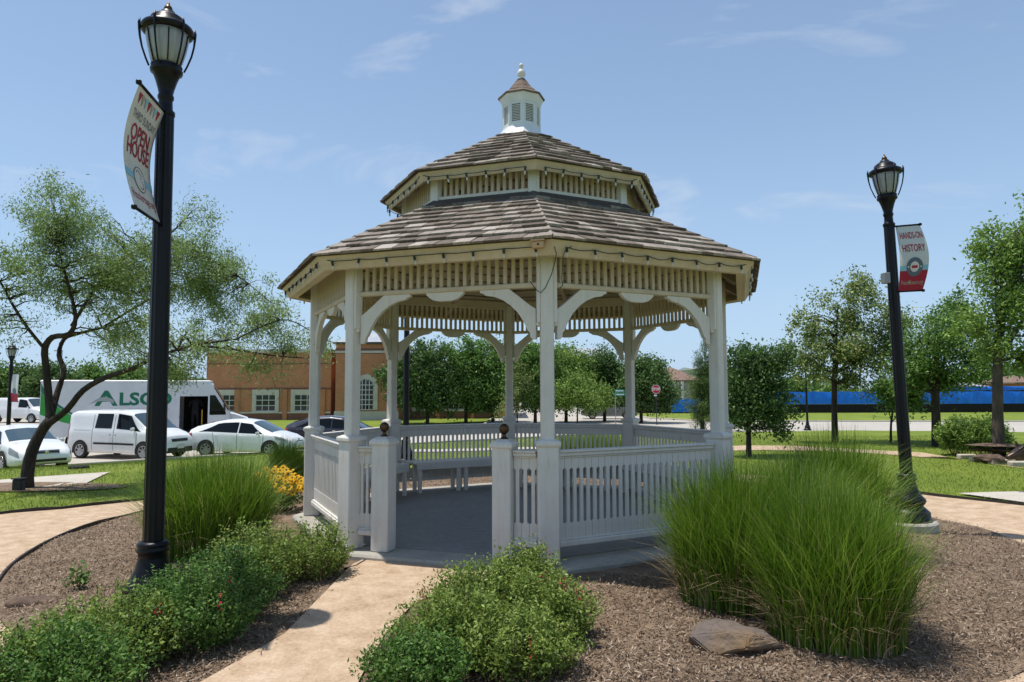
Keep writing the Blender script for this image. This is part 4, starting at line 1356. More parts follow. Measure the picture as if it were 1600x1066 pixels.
# right banner faces the viewpoint
o2 = at_depth(1399, 354, 8.15)
e2 = at_depth(1437, 359.5, 8.05)
b2_ = at_depth(1403, 456, 8.15)
d2 = Vector((e2.x - o2.x, e2.y - o2.y, 0))
rb = Banner(o2, d2, d2.length, o2.z - b2_.z, 0.05, (0.075, 0.0), 'banner', 'grey and red hands on history banner hanging from the right lamp', 'ban2')
def print_right(B):
    B.text('HANDS-ON', 0.52, 0.165, 0.115, 'b_red', 0.84 * B.w, 0.010, lift=0.006)
    B.text('HISTORY', 0.52, 0.365, 0.125, 'b_red', 0.80 * B.w, 0.010, lift=0.006)
    B.shape(grid(0.0, 1.0, 0.625, 0.70), 'blue_band', 'b_blue', 0.003)
    pts, fs = grid(0.0, 1.0, 0.70, 1.0, 8, 6)
    B.shape((pts, fs), 'red_field', 'b_red', 0.0045)
    B.shape(disc(0.52, 0.645, 0.285, 0.142), 'emblem_disc', 'b_grey', 0.0065)
    B.shape(disc(0.52, 0.645, 0.155, 0.078), 'emblem_centre', 'ban', 0.008)
    B.shape(grid(0.42, 0.62, 0.625, 0.665, 2, 2), 'emblem_mark', 'b_red', 0.0095)
    for u in (0.30, 0.74):
        B.shape(disc(u, 0.645, 0.03, 0.014, 8), 'emblem_star', 'ban', 0.008)
    B.text('FriscoMuseum.org', 0.5, 0.875, 0.075, 'b_tan', 0.84 * B.w, 0.003, lift=0.007)
print_right(rb)
# a faded banner on the far left lamp
o3 = l3p + Vector((0.08, -0.02, 3.28))
fb = Banner(o3, (0.85, -0.5, 0), 0.48, 1.0, 0.04, (0.06, -0.05), 'banner', 'small grey and red banner on the lamp at the left edge', 'ban2')
fb.shape(grid(0, 1, 0.68, 1.0), 'red_field', 'b_red', 0.005)
fb.shape(disc(0.5, 0.6, 0.24, 0.12), 'emblem_disc', 'b_grey', 0.007)
# ---------------------------------------------------------------- vehicles
class Body:
    """car shell lofted through stations along x (front is +x); each station: x, sill z, belt z, roof z, half widths at sill, belt, roof"""
    def __init__(s, st):
        s.st = np.array(st, float)
    def sec(s, x):
        return [float(np.interp(x, s.st[:, 0], s.st[:, k])) for k in range(1, 7)]
    def pt(s, x, t, off=0.0):
        """t 0..1 from the sill up the side over the roof edge to the centre line"""
        zb, zl, zt, wb, wl, wt = s.sec(x)
        zm = zb + (zl - zb) * 0.45
        wm = max(wb, wl) + 0.012
        ctl = [(wb - 0.05, zb), (wb, zb + 0.06), (wm, zm), (wl, zl - 0.03), (wl - 0.025, zl), (wt + 0.05, zt - 0.10 if zt - zl > 0.2 else zl + (zt - zl) * 0.6), (wt - 0.04, zt - 0.025 if zt - zl > .1 else zt - 0.01),
               (wt * 0.6, zt + 0.0), (0.0, zt + 0.018)]
        ts = [0, 0.08, 0.26, 0.46, 0.5, 0.72, 0.80, 0.9, 1.0]
        y = float(np.interp(t, ts, [c[0] for c in ctl]))
        z = float(np.interp(t, ts, [c[1] for c in ctl]))
        return Vector((x, y + off * (1 if t < 0.8 else 0.2), z + off * (0 if t < 0.72 else 1)))
    def shell(s, n=44, m_=22):
        mb = MB()
        x0, x1 = s.st[0, 0], s.st[-1, 0]
        xs = sorted(set(list(np.linspace(x0, x1, n)) + list(s.st[:, 0])))
        ts = np.linspace(0, 1, m_)
        vs, fs = [], []
        for x in xs:
            row = [s.pt(x, t) for t in ts]
            vs += row + [Vector((p.x, -p.y, p.z)) for p in row[-2::-1]]
        w = 2 * m_ - 1
        for i in range(len(xs) - 1):
            for j in range(w - 1):
                fs.append((i * w + j, i * w + j + 1, (i + 1) * w + j + 1, (i + 1) * w + j))
            fs.append((i * w, (i + 1) * w, (i + 1) * w + w - 1, i * w + w - 1))
        fs.append(tuple(range(w)))
        fs.append(tuple((len(xs) - 1) * w + j for j in range(w - 1, -1, -1)))
        mb.add(vs, fs)
        return mb
    def patch(s, corners, off=0.008, side=-1, nu=8, nv=5):
        """a panel on the shell: corners (x,t) lower-rear, lower-front, upper-front, upper-rear"""
        mb = MB()
        vs = []
        for j in range(nv + 1):
            for i in range(nu + 1):
                u, v = i / nu, j / nv
                a = (corners[0][0] * (1 - u) + corners[1][0] * u, corners[0][1] * (1 - u) + corners[1][1] * u)
                b = (corners[3][0] * (1 - u) + corners[2][0] * u, corners[3][1] * (1 - u) + corners[2][1] * u)
                p = s.pt(a[0] * (1 - v) + b[0] * v, a[1] * (1 - v) + b[1] * v, off)
                vs.append((p.x, p.y * (1 if side > 0 else -1), p.z))
        fs = [(j * (nu + 1) + i, j * (nu + 1) + i + 1, (j + 1) * (nu + 1) + i + 1, (j + 1) * (nu + 1) + i) for j in range(nv) for i in range(nu)]
        mb.add(vs, fs)
        return mb
    def across(s, x_lo, x_hi, t_lo, off=0.008, n=6, m_=10, inset=0.0):
        """a pane across the centre line (windscreen, rear window) from x_lo to x_hi"""
        mb = MB()
        vs = []
        for i in range(n + 1):
            x = x_lo + (x_hi - x_lo) * i / n
            row = [s.pt(x, t_lo + (1 - t_lo) * j / m_) for j in range(m_ + 1)]
            row = [Vector((p.x, p.y, p.z + off)) for p in row]
            vs += row + [Vector((p.x, -p.y, p.z)) for p in row[-2::-1]]
        w = 2 * m_ + 1
        fs = [(i * w + j, i * w + j + 1, (i + 1) * w + j + 1, (i + 1) * w + j) for i in range(n) for j in range(w - 1)]
        mb.add(vs, fs)
        return mb

def wheel(parent, x, y, r, w=0.2, spokes=7):
    sg = 1 if y > 0 else -1
    rot = Matrix.Translation((x, y, r)) @ Matrix.Rotation(-sg * math.pi / 2, 4, 'X')
    m = MB()
    m.lathe([(r * 0.66, -w / 2), (r * 0.93, -w / 2), (r, -w / 2 + 0.03), (r, w / 2 - 0.03), (r * 0.94, w / 2), (r * 0.68, w / 2 + 0.004), (r * 0.62, w / 2 - 0.02)], 28, rot)
    t = m.build('wheel', 'tyre', parent, smooth=True)
    m = MB()
    m.lathe([(r * 0.69, w / 2 - 0.012), (r * 0.67, w / 2 + 0.008), (r * 0.60, w / 2 + 0.004), (r * 0.58, w / 2 - 0.05)], 28, rot)
    m.lathe([(r * 0.16, w / 2 - 0.03), (r * 0.15, w / 2 + 0.006), (0.01, w / 2 + 0.008)], 12, rot)
    for j in range(spokes):
        a = 2 * math.pi * j / spokes
        m.box((r * 0.37, 0, w / 2 - 0.012), (r * 0.5, r * 0.15, 0.02), rot @ Matrix.Rotation(a, 4, 'Z'))
    m.build('rim', 'rim', t)
    m = MB(); m.lathe([(r * 0.6, w / 2 - 0.06), (r * 0.6, w / 2 - 0.045), (0.01, w / 2 - 0.045)], 20, rot); m.build('brake', 'trim', t)
    return t

def well(parent, B, x, r, side):
    """dark wheel arch on the side of the shell"""
    m = MB()
    n = 22
    y = max(B.pt(x, 0.26).y, B.pt(x - r * .7, 0.26).y, B.pt(x + r * .7, .26).y) + 0.006
    vs = [(x, side * y, r)]
    for i in range(n + 1):
        a = -0.35 + (math.pi + 0.7) * i / n
        vs.append((x + r * 1.17 * math.cos(a), side * y, max(r + r * 1.17 * math.sin(a), 0.16)))
    m.add(vs, [(0, i + 1, i + 2) for i in range(n)])
    m.build('wheel_arch', 'inside', parent)

def car(name, label, group, loc, heading, B, paint, wheels, wr, side_windows, shield, rear, lights, extras=None, cat='car'):
    root = empty(name, loc, heading)
    tag(root, label, cat, group)
    B.shell().build('body', paint, root, smooth=True)
    for sd in (-1, 1):
        for c in side_windows:
            B.patch(c, 0.007, sd).build('window', 'glass', root, smooth=True)
        for x in wheels:
            well(root, B, x, wr, sd)
            wheel(root, x, sd * (B.pt(x, 0.26).y - 0.085), wr)
        for c in lights.get('head', []):
            B.patch(c, 0.010, sd).build('headlight', 'lens', root, smooth=True)
        for c in lights.get('tail', []):
            B.patch(c, 0.010, sd).build('tail_light', 'tail', root, smooth=True)
        for c in lights.get('trim', []):
            B.patch(c, 0.012, sd, 10, 2).build('side_trim', 'trim', root, smooth=True)
        for c in lights.get('seam', []):
            B.patch(c, 0.004, sd, 1, 10).build('door_seam', 'trim', root)
        for (x, t, l) in lights.get('handle', []):
            p = B.pt(x, t, 0.02)
            MB().bbox((p.x, sd * p.y, p.z), (l, 0.03, 0.03), 0.01).build('door_handle', lights.get('hmat', paint), root)
        for (x, t) in lights.get('mirror', []):
            p = B.pt(x, t, 0.11)
            MB().bbox((p.x, sd * p.y, p.z + 0.05), (0.10, 0.19, 0.14), 0.035).build('mirror', paint, root, smooth=True)
    B.across(shield[0], shield[1], shield[2]).build('windscreen', 'shield', root, smooth=True)
    if rear:
        B.across(rear[0], rear[1], rear[2]).build('rear_window', 'glass', root, smooth=True)
    if extras:
        extras(root, B)
    return root

def nose(root, B, x, w, z, h, mat, name, t=0.03):
    MB().bbox((x, 0, z), (t, w, h), 0.012).build(name, mat, root)

RZ = -1.0 + 0.02
# hatchback with a sloping tail
hatch = Body([(-2.23, 0.36, 0.70, 0.74, 0.62, 0.68, 0.60), (-2.15, 0.27, 0.92, 1.10, 0.78, 0.76, 0.60), (-1.9, 0.24, 0.98, 1.22, 0.83, 0.80, 0.58), (-1.35, 0.22, 0.98, 1.36, 0.85, 0.83, 0.57),
              (-0.7, 0.20, 0.95, 1.46, 0.86, 0.85, 0.58), (-0.1, 0.20, 0.92, 1.485, 0.86, 0.86, 0.58), (0.45, 0.20, 0.90, 1.42, 0.86, 0.86, 0.57), (1.0, 0.20, 0.90, 1.16, 0.86, 0.85, 0.60),
              (1.38, 0.20, 0.88, 0.97, 0.86, 0.83, 0.64), (1.8, 0.21, 0.78, 0.86, 0.83, 0.79, 0.62), (2.1, 0.24, 0.66, 0.72, 0.74, 0.70, 0.52), (2.23, 0.34, 0.52, 0.56, 0.58, 0.52, 0.40)])
def hatch_extra(root, B):
    nose(root, B, 2.20, 0.62, 0.60, 0.035, 'trim', 'grille')
    nose(root, B, 2.20, 0.34, 0.47, 0.12, 'plate', 'number_plate')
    nose(root, B, 2.17, 0.95, 0.30, 0.08, 'trim', 'bumper_intake')
    MB().lathe([(0.05, 0), (0.05, 0.012), (0.01, 0.015)], 12, Matrix.Translation((2.16, 0, 0.66)) @ Matrix.Rotation(math.pi / 2, 4, 'Y')).build('badge', 'chrome', root)
hw = [[(-1.72, 0.515), (-0.05, 0.515), (-0.05, 0.71), (-0.95, 0.71)], [(0.0, 0.515), (1.12, 0.515), (0.50, 0.71), (0.0, 0.71)]]
hl = {'head': [[(1.55, 0.40), (2.02, 0.40), (1.95, 0.49), (1.50, 0.49)]], 'tail': [[(-2.19, 0.34), (-2.02, 0.34), (-2.0, 0.50), (-2.15, 0.50)]],
      'handle': [(-0.95, 0.43, 0.16), (0.12, 0.43, 0.16)], 'mirror': [(0.86, 0.50)], 'seam': [[(-0.05, 0.1), (-0.035, 0.1), (-0.035, 0.5), (-0.05, 0.5)], [(1.05, 0.12), (1.065, 0.12), (1.065, 0.46), (1.05, 0.46)],
                                                                                       [(-1.0, 0.2), (-0.985, 0.2), (-1.1, 0.5), (-1.115, 0.5)]]}
pos = at_depth(388, 700, 28.2)
car('parked_hatchback', 'white hatchback with sloping tail parked right of the small van', 'vehicles parked along the road', (pos.x, pos.y, RZ), R_(-7), hatch, 'paint_w', (-1.35, 1.35), 0.315,
    hw, (0.52, 1.34, 0.76), (-1.85, -1.2, 0.80), hl, hatch_extra)
pos = at_depth(527, 690, 31.5)
car('parked_hatchback', 'dark navy hatchback seen behind the gazebo left posts', 'vehicles parked along the road', (pos.x, pos.y, RZ), R_(-4), hatch, 'paint_n', (-1.35, 1.35), 0.315,
    hw, (0.52, 1.34, 0.76), (-1.85, -1.2, 0.80), hl, hatch_extra)
# sedan
sedan = Body([(-2.40, 0.40, 0.72, 0.80, 0.66, 0.70, 0.60), (-2.28, 0.28, 0.86, 0.98, 0.82, 0.80, 0.62), (-1.75, 0.24, 0.92, 1.08, 0.87, 0.84, 0.60), (-1.30, 0.22, 0.93, 1.26, 0.88, 0.85, 0.58),
              (-0.65, 0.21, 0.92, 1.44, 0.89, 0.87, 0.60), (0.0, 0.21, 0.90, 1.465, 0.89, 0.88, 0.61), (0.5, 0.21, 0.89, 1.38, 0.89, 0.88, 0.61), (1.05, 0.21, 0.89, 1.12, 0.89, 0.87, 0.66),
              (1.30, 0.21, 0.89, 1.00, 0.89, 0.86, 0.70), (1.8, 0.22, 0.82, 0.92, 0.87, 0.83, 0.66), (2.2, 0.25, 0.70, 0.80, 0.80, 0.76, 0.58), (2.38, 0.32, 0.58, 0.64, 0.70, 0.64, 0.50), (2.42, 0.40, 0.52, 0.56, 0.62, 0.58, 0.45)])
def sedan_extra(root, B):
    nose(root, B, 2.36, 0.74, 0.66, 0.12, 'trim', 'grille', 0.08)
    for z in (0.63, 0.69):
        nose(root, B, 2.405, 0.70, z, 0.014, 'chrome', 'grille_bar', 0.02)
    MB().lathe([(0.06, 0), (0.06, 0.015), (0.01, 0.02)], 12, Matrix.Translation((2.41, 0, 0.665)) @ Matrix.Rotation(math.pi / 2, 4, 'Y')).build('badge', 'chrome', root)
    nose(root, B, 2.40, 1.16, 0.40, 0.085, 'trim', 'bumper_intake', 0.06)
sw = [[(-1.55, 0.515), (-0.15, 0.515), (-0.15, 0.71), (-0.9, 0.71)], [(-0.08, 0.515), (1.08, 0.515), (0.48, 0.71), (-0.08, 0.71)]]
sl = {'head': [[(1.80, 0.36), (2.33, 0.36), (2.22, 0.50), (1.72, 0.50)]], 'tail': [[(-2.36, 0.34), (-2.1, 0.34), (-2.05, 0.50), (-2.3, 0.50)]],
      'handle': [(-0.95, 0.43, 0.17), (0.1, 0.43, 0.17)], 'mirror': [(0.84, 0.50)], 'seam': [[(-0.12, 0.1), (-0.105, 0.1), (-0.105, 0.5), (-0.12, 0.5)], [(1.12, 0.12), (1.135, 0.12), (1.135, 0.46), (1.12, 0.46)]]}
pos = at_depth(30, 712, 23.6)
car('parked_sedan', 'white sedan with dark grille parked behind the leaning tree trunk', 'vehicles parked along the road', (pos.x, pos.y, RZ + 0.02), R_(-37), sedan, 'paint_w', (-1.42, 1.36), 0.33,
    sw, (0.55, 1.27, 0.76), (-1.6, -1.0, 0.80), sl, sedan_extra)
# compact cargo van
van = Body([(-2.36, 0.40, 0.95, 1.55, 0.80, 0.82, 0.66), (-2.30, 0.30, 1.08, 1.80, 0.88, 0.88, 0.72), (-2.1, 0.26, 1.12, 1.86, 0.90, 0.91, 0.74), (-1.0, 0.24, 1.12, 1.88, 0.91, 0.915, 0.74),
            (0.2, 0.24, 1.10, 1.88, 0.91, 0.915, 0.74), (0.75, 0.24, 1.08, 1.80, 0.91, 0.91, 0.72), (1.3, 0.24, 1.06, 1.36, 0.91, 0.90, 0.70), (1.62, 0.24, 1.05, 1.14, 0.91, 0.88, 0.72), (2.0, 0.25, 0.94, 1.03, 0.89, 0.84, 0.66),
            (2.25, 0.28, 0.78, 0.88, 0.83, 0.76, 0.58), (2.36, 0.36, 0.60, 0.66, 0.74, 0.68, 0.5)])
def van_extra(root, B):
    nose(root, B, 2.32, 0.80, 0.72, 0.15, 'trim', 'grille', 0.06)
    for z in (0.69, 0.75):
        nose(root, B, 2.355, 0.72, z, 0.02, 'chrome', 'grille_bar', 0.02)
    nose(root, B, 2.33, 1.25, 0.36, 0.20, 'trim', 'bumper', 0.10)
    nose(root, B, 2.39, 0.34, 0.48, 0.14, 'plate', 'number_plate', 0.02)
vw = [[(-0.95, 0.525), (-0.12, 0.525), (-0.10, 0.71), (-0.88, 0.71)], [(0.12, 0.525), (1.30, 0.515), (0.76, 0.71), (0.14, 0.71)]]
vl = {'head': [[(1.88, 0.38), (2.26, 0.38), (2.15, 0.49), (1.80, 0.49)]], 'tail': [[(-2.35, 0.30), (-2.27, 0.30), (-2.27, 0.60), (-2.34, 0.60)]],
      'trim': [[(-0.95, 0.225), (1.02, 0.225), (1.02, 0.265), (-0.95, 0.265)], [(-2.0, 0.49), (-1.1, 0.49), (-1.1, 0.497), (-2.0, 0.497)]], 'handle': [(-0.14, 0.40, 0.06), (0.13, 0.40, 0.06)], 'hmat': 'trim',
      'mirror': [(1.0, 0.53)], 'seam': [[(0.0, 0.1), (0.015, 0.1), (0.015, 0.7), (0.0, 0.7)], [(1.12, 0.12), (1.135, 0.12), (1.135, 0.5), (1.12, 0.5)], [(-1.05, 0.1), (-1.035, 0.1), (-1.035, 0.7), (-1.05, 0.7)]]}
pos = at_depth(206, 705, 27.4)
car('parked_van', 'white compact cargo van with dark rub strip behind the left lamp', 'vehicles parked along the road', (pos.x, pos.y, RZ), R_(-17), van, 'paint_w', (-1.62, 1.48), 0.335,
    vw, (0.80, 1.58, 0.76), None, vl, van_extra, cat='van')
# full-size vans and cars far away
cv = Body([(-2.7, 0.5, 1.1, 1.9, 0.9, 0.93, 0.75), (-2.6, 0.4, 1.2, 2.08, 0.98, 0.98, 0.8), (0.6, 0.4, 1.2, 2.1, 0.99, 0.99, 0.8), (1.1, 0.4, 1.2, 2.02, 0.99, 0.98, 0.78), (1.75, 0.4, 1.18, 1.35, 0.99, 0.95, 0.76),
           (2.4, 0.42, 1.05, 1.18, 0.96, 0.9, 0.7), (2.65, 0.5, 0.9, 0.98, 0.9, 0.84, 0.6)])
def cv_extra(root, B):
    nose(root, B, 2.63, 1.5, 0.82, 0.24, 'trim', 'grille', 0.06)
    nose(root, B, 2.66, 1.8, 0.50, 0.20, 'trim', 'bumper', 0.14)
    for y in (-0.68, 0.68):
        MB().bbox((2.66, y, 0.84), (0.05, 0.28, 0.18), 0.01).build('headlight', 'lens', root)
pos = at_depth(38, 655, 58)
car('cargo_van', 'white full size cargo van far off at the left', 'vehicles far across the lot', (pos.x, pos.y, RZ), R_(-12), cv, 'paint_w', (-1.7, 1.75), 0.38,
    [[(0.35, 0.53), (1.62, 0.52), (1.12, 0.71), (0.38, 0.71)]], (1.12, 1.72, 0.76), None, {'mirror': [(1.4, 0.53)], 'handle': [(0.2, 0.42, 0.1)], 'hmat': 'trim'}, cv_extra, cat='van')
pos = at_depth(76, 650, 64)
car('distant_sedan', 'white sedan far off beyond the cargo van', 'vehicles far across the lot', (pos.x, pos.y, RZ), R_(-14), sedan, 'paint_w', (-1.42, 1.36), 0.33, sw, (0.55, 1.27, 0.76), (-1.6, -1.0, 0.8), sl)
suv = Body([(-2.5, 0.4, 1.0, 1.3, 0.8, 0.86, 0.66), (-2.4, 0.3, 1.05, 1.66, 0.92, 0.92, 0.7), (-1.8, 0.26, 1.05, 1.74, 0.95, 0.95, 0.72), (0.3, 0.24, 1.02, 1.74, 0.96, 0.95, 0.72), (1.2, 0.24, 1.0, 1.2, 0.95, 0.93, 0.74),
            (2.0, 0.26, 0.86, 0.98, 0.92, 0.88, 0.68), (2.5, 0.35, 0.62, 0.68, 0.76, 0.7, 0.5)])
pos = at_depth(952, 645, 62)
car('distant_minivan', 'grey minivan on the far road behind the gazebo', 'vehicles far across the lot', (pos.x, pos.y, RZ), R_(172), suv, 'paint_g', (-1.5, 1.5), 0.34,
    [[(-2.2, 0.52), (-0.9, 0.52), (-0.9, 0.71), (-2.05, 0.71)], [(-0.8, 0.52), (0.95, 0.52), (0.35, 0.71), (-0.8, 0.71)]], (0.35, 1.15, 0.76), None, {'head': [[(2.0, 0.38), (2.4, 0.38), (2.3, 0.48), (1.9, 0.48)]]})

# step van with lettering
TP = at_depth(226, 690, 32.2)
trk = empty('delivery_truck', (TP.x, TP.y, RZ), R_(21))
tag(trk, 'large white delivery step van with green lettering and an open cab door', 'truck', 'vehicles parked along the road')
L0, L1, HB = -3.95, 2.15, 3.12
m = MB()
yy = 1.12
prof = [(L0, 0.62), (L0, HB - 0.12), (L0 + 0.1, HB), (L1 + 0.35, HB), (L1 + 0.62, HB - 0.14), (L1 + 1.62, 1.52), (L1 + 1.62, 1.50), (L1 + 0.55, 1.50), (L1 + 0.55, 0.62)]
# side walls with a doorway cut out, roof, back, front
dx0, dx1, dz0, dz1 = L1 - 0.62, L1 + 0.58, 0.72, 2.38
for sd in (-1, 1):
    y = sd * yy
    m.box(((L0 + dx0) / 2, y, (0.62 + HB - 0.08) / 2), (dx0 - L0, 0.04, HB - 0.08 - 0.62))
    m.box(((dx0 + dx1) / 2, y, (dz1 + HB - 0.08) / 2), (dx1 - dx0, 0.0398, HB - 0.08 - dz1))
    m.prism([(dx1, 0.62), (dx1, HB - 0.08), (dx1 + 0.08, HB - 0.08), (dx1 + 0.92, 1.62), (dx1 + 0.95, 1.52), (dx1 + 0.95, 0.62)], y - 0.019, y + 0.019)
m.bbox(((L0 + dx1) / 2 + 0.02, 0, HB - 0.05), (dx1 - L0 + 0.12, 2 * yy + 0.05, 0.10), 0.04)
m.box((L0 + 0.02, 0, (0.62 + HB) / 2 - 0.05), (0.04, 2 * yy - 0.05, HB - 0.75))
m.box((0.0 - 0.6, 0, 0.66), (6.4, 2 * yy - 0.06, 0.08))
m.build('body', 'paint_t', trk)
m = MB()            # sloping screen frame, bonnet
x0, x1, z0, z1 = dx1 + 0.08, dx1 + 0.93, HB - 0.09, 1.60
m.add([(x0, -yy, z0), (x0, yy, z0), (x1, yy, z1), (x1, -yy, z1), (x0 - 0.05, -yy, z0), (x0 - 0.05, yy, z0), (x1 - 0.05, yy, z1), (x1 - 0.05, -yy, z1)], [(0, 1, 2, 3), (7, 6, 5, 4), (0, 3, 7, 4), (1, 5, 6, 2)])
m.build('screen_frame', 'paint_t', trk)
bn = MB()
bn.prism([(dx1 + 0.9, 0.7), (dx1 + 0.9, 1.58), (dx1 + 1.15, 1.52), (dx1 + 1.75, 1.30), (dx1 + 1.82, 1.18), (dx1 + 1.82, 0.7)], -0.92, 0.92)
bn.build('bonnet', 'paint_t', trk)
m = MB()
m.add([(x0 + 0.10, -yy + 0.14, z0 - 0.13), (x0 + 0.10, yy - 0.14, z0 - 0.13), (x1 - 0.02, yy - 0.14, z1 + 0.08), (x1 - 0.02, -yy + 0.14, z1 + 0.08)], [(0, 1, 2, 3)], Matrix.Translation((0.012, 0, 0.012)))
m.build('windscreen', 'shield', trk)
for sd in (-1, 1):
    m = MB()
    m.prism([(dx1 + 0.07, 1.50), (dx1 + 0.07, 2.42), (dx1 + 0.30, 2.42), (dx1 + 0.78, 1.62), (dx1 + 0.78, 1.50)], sd * (yy + 0.020), sd * (yy + 0.026))
    m.build('cab_window', 'glass', trk)
    for x in (-2.55, 2.75):
        wheel(trk, x, sd * (yy - 0.16), 0.43, 0.26, 5)
    m = MB(); m.box((dx1 + 0.72, sd * (yy + 0.16), 1.85), (0.08, 0.2, 0.36)); m.build('mirror', 'trim', trk)
m = MB()
m.box(((L0 + dx0) / 2 + 0.1, 0, 1.8), (0.05, 2 * yy - 0.1, 2.2), Matrix.Translation((1.6, 0, 0)))
m.build('bulkhead', 'inside', trk)
MB().box(((dx0 + dx1) / 2, yy, (0.70 + dz1) / 2), (dx1 - dx0 - 0.002, 0.03, dz1 - 0.70)).build('far_door', 'inside', trk)
MB().box(((dx0 + dx1) / 2 + 0.3, 0, 0.74), (2.0, 2 * yy - 0.1, 0.06)).build('cab_floor', 'inside', trk)
MB().bbox((dx1 + 0.1, 0.35, 1.15), (0.5, 0.5, 0.85), 0.06).build('driver_seat', 'inside', trk)
MB().box((dx1 + 0.72, 0.0, 1.3), (0.3, 1.9, 0.4)).build('dashboard', 'inside', trk)
MB().tube([(dx0 + 0.95, -yy + 0.06, 0.8), (dx0 + 0.95, -yy + 0.06, 1.75)], 0.022, 8).build('grab_rail', 'petal_y', trk)
MB().bbox(((dx0 + dx1) / 2, -yy, 0.50), (dx1 - dx0 + 0.1, 0.12, 0.14), 0.01).build('step', 'galv', trk)
MB().bbox((dx1 + 1.84, 0, 0.60), (0.12, 2.0, 0.22), 0.02).build('bumper', 'trim', trk)
MB().box((dx0 + 0.02, -yy - 0.025, 1.42), (0.04, 0.03, 0.16)).build('door_handle', 'trim', trk)
MB().box((L1 + 1.0, -yy - 0.022, 0.92), (0.9, 0.006, 0.05)).build('green_line', 'dgreen', trk)
# lettering and swoosh on the near side
fy = -yy - 0.024
def side_text(txt, x, z, h, width, mat, name, bold=0.0, lift=0.0):
    vs, fs = text_mesh(txt, 1.0, bold)
    xs = [p[0] for p in vs]
    k = width / (max(xs) - min(xs))
    mb = MB()
    mb.add([(x + (p[0] - min(xs)) * k, fy - lift, z + p[1] * h) for p in vs], fs)
    mb.build(name, mat, trk, fix=False)
X0 = L0 + 2.05
side_text('A', X0, 2.27, 0.92, 0.92, 'dgreen', 'lettering', 0.03)
side_text('LSCO', X0 + 0.98, 2.24, 0.78, 2.12, 'dgreen', 'lettering', 0.035)
side_text('Linen and Uniform Rental Services', X0 + 0.85, 1.80, 0.17, 2.15, 'gvinyl', 'lettering')
def swoosh(pts_lo, pts_hi, mat, name, lift=0.0):
    n = len(pts_lo)
    mb = MB()
    mb.add([(x, fy - lift, z) for x, z in pts_lo + pts_hi], [(i, i + 1, n + i + 1, n + i) for i in range(n - 1)])
    mb.build(name, mat, trk, fix=False)
g = np.linspace(0, 1, 14)
swoosh([(L0 + 0.02 + 2.0 * t, 2.62 - 1.50 * t ** 0.72) for t in g], [(L0 + 0.02 + 2.0 * t, 2.98 - 1.80 * t ** 0.62) for t in g], 'dgreen', 'swoosh_dark', 0.002)
swoosh([(L0 + 0.02 + 1.85 * t, 1.62 - 0.52 * math.sin(t * 1.55)) for t in g], [(L0 + 0.02 + 1.85 * t, 2.60 - 1.46 * t ** 0.75) for t in g], 'lgreen', 'swoosh_bright', 0.001)
swoosh([(X0 - 0.22 + 0.98 * t, 2.02 + 0.19 * math.sin(t * 2.6) - 0.05 * t) for t in g], [(X0 - 0.22 + 0.98 * t, 2.02 + 0.36 * math.sin(t * 2.5) - 0.02 * t) for t in g], 'gvinyl', 'grey_swoosh', 0.004)

# the person at the truck's open door, back turned, dark clothes
def skin_body(name, nodes, edges, mat, parent=None, loc=(0, 0, 0), rz=0.0, levels=2, root=0):
    me = bpy.data.meshes.new(name)
    me.from_pydata([n[:3] for n in nodes], edges, [])
    ob = link(name, me, mat, parent)
    ob.modifiers.new('skin', 'SKIN')
    sv = me.skin_vertices[0].data
    for i, n in enumerate(nodes):
        r = n[3]
        sv[i].radius = (r, r) if not hasattr(r, '__len__') else r
        sv[i].use_root = (i == root)
    sd = ob.modifiers.new('smooth', 'SUBSURF')
    sd.levels = levels
    sd.render_levels = levels
    for p in me.polygons:
        p.use_smooth = True
    ob.location = loc
    ob.rotation_euler = (0, 0, rz)
    return ob
dz = RZ + 0.78
pw_ = Vector((TP.x, TP.y, 0)) + Matrix.Rotation(R_(21), 3, 'Z') @ Vector((dx0 + 0.62, -0.55, 0))
nodes = [(0, 0, 0.86, (0.15, 0.12)), (0, 0.02, 1.08, (0.15, 0.11)), (0.02, 0.06, 1.32, (0.18, 0.12)), (0.03, 0.10, 1.45, (0.075, 0.07)), (0.05, 0.15, 1.55, (0.075, 0.085)), (0.05, 0.17, 1.66, (0.085, 0.095)), (0.05, 0.17, 1.73, (0.05, 0.055)),
         (-0.09, 0, 0.80, 0.095), (-0.10, 0.03, 0.45, 0.07), (-0.10, -0.02, 0.08, 0.05), (-0.10, 0.12, 0.04, 0.045),
         (0.09, 0, 0.80, 0.095), (0.11, 0.05, 0.45, 0.07), (0.12, 0.0, 0.08, 0.05), (0.12, 0.14, 0.04, 0.045),
         (-0.19, 0.07, 1.38, 0.065), (-0.27, 0.12, 1.12, 0.05), (-0.20, 0.34, 1.02, 0.038), (-0.16, 0.42, 1.02, 0.03),
         (0.23, 0.07, 1.38, 0.065), (0.32, 0.14, 1.13, 0.05), (0.24, 0.36, 1.06, 0.038), (0.20, 0.44, 1.06, 0.03)]
edges = [(0, 1), (1, 2), (2, 3), (3, 4), (4, 5), (5, 6), (0, 7), (7, 8), (8, 9), (9, 10), (0, 11), (11, 12), (12, 13), (13, 14), (2, 15), (15, 16), (16, 17), (17, 18), (2, 19), (19, 20), (20, 21), (21, 22)]
pr = skin_body('person', nodes, edges, 'cloth_d', None, (pw_.x, pw_.y, dz), R_(25))
tag(pr, 'person in dark clothes standing inside the open cab door of the truck', 'person')
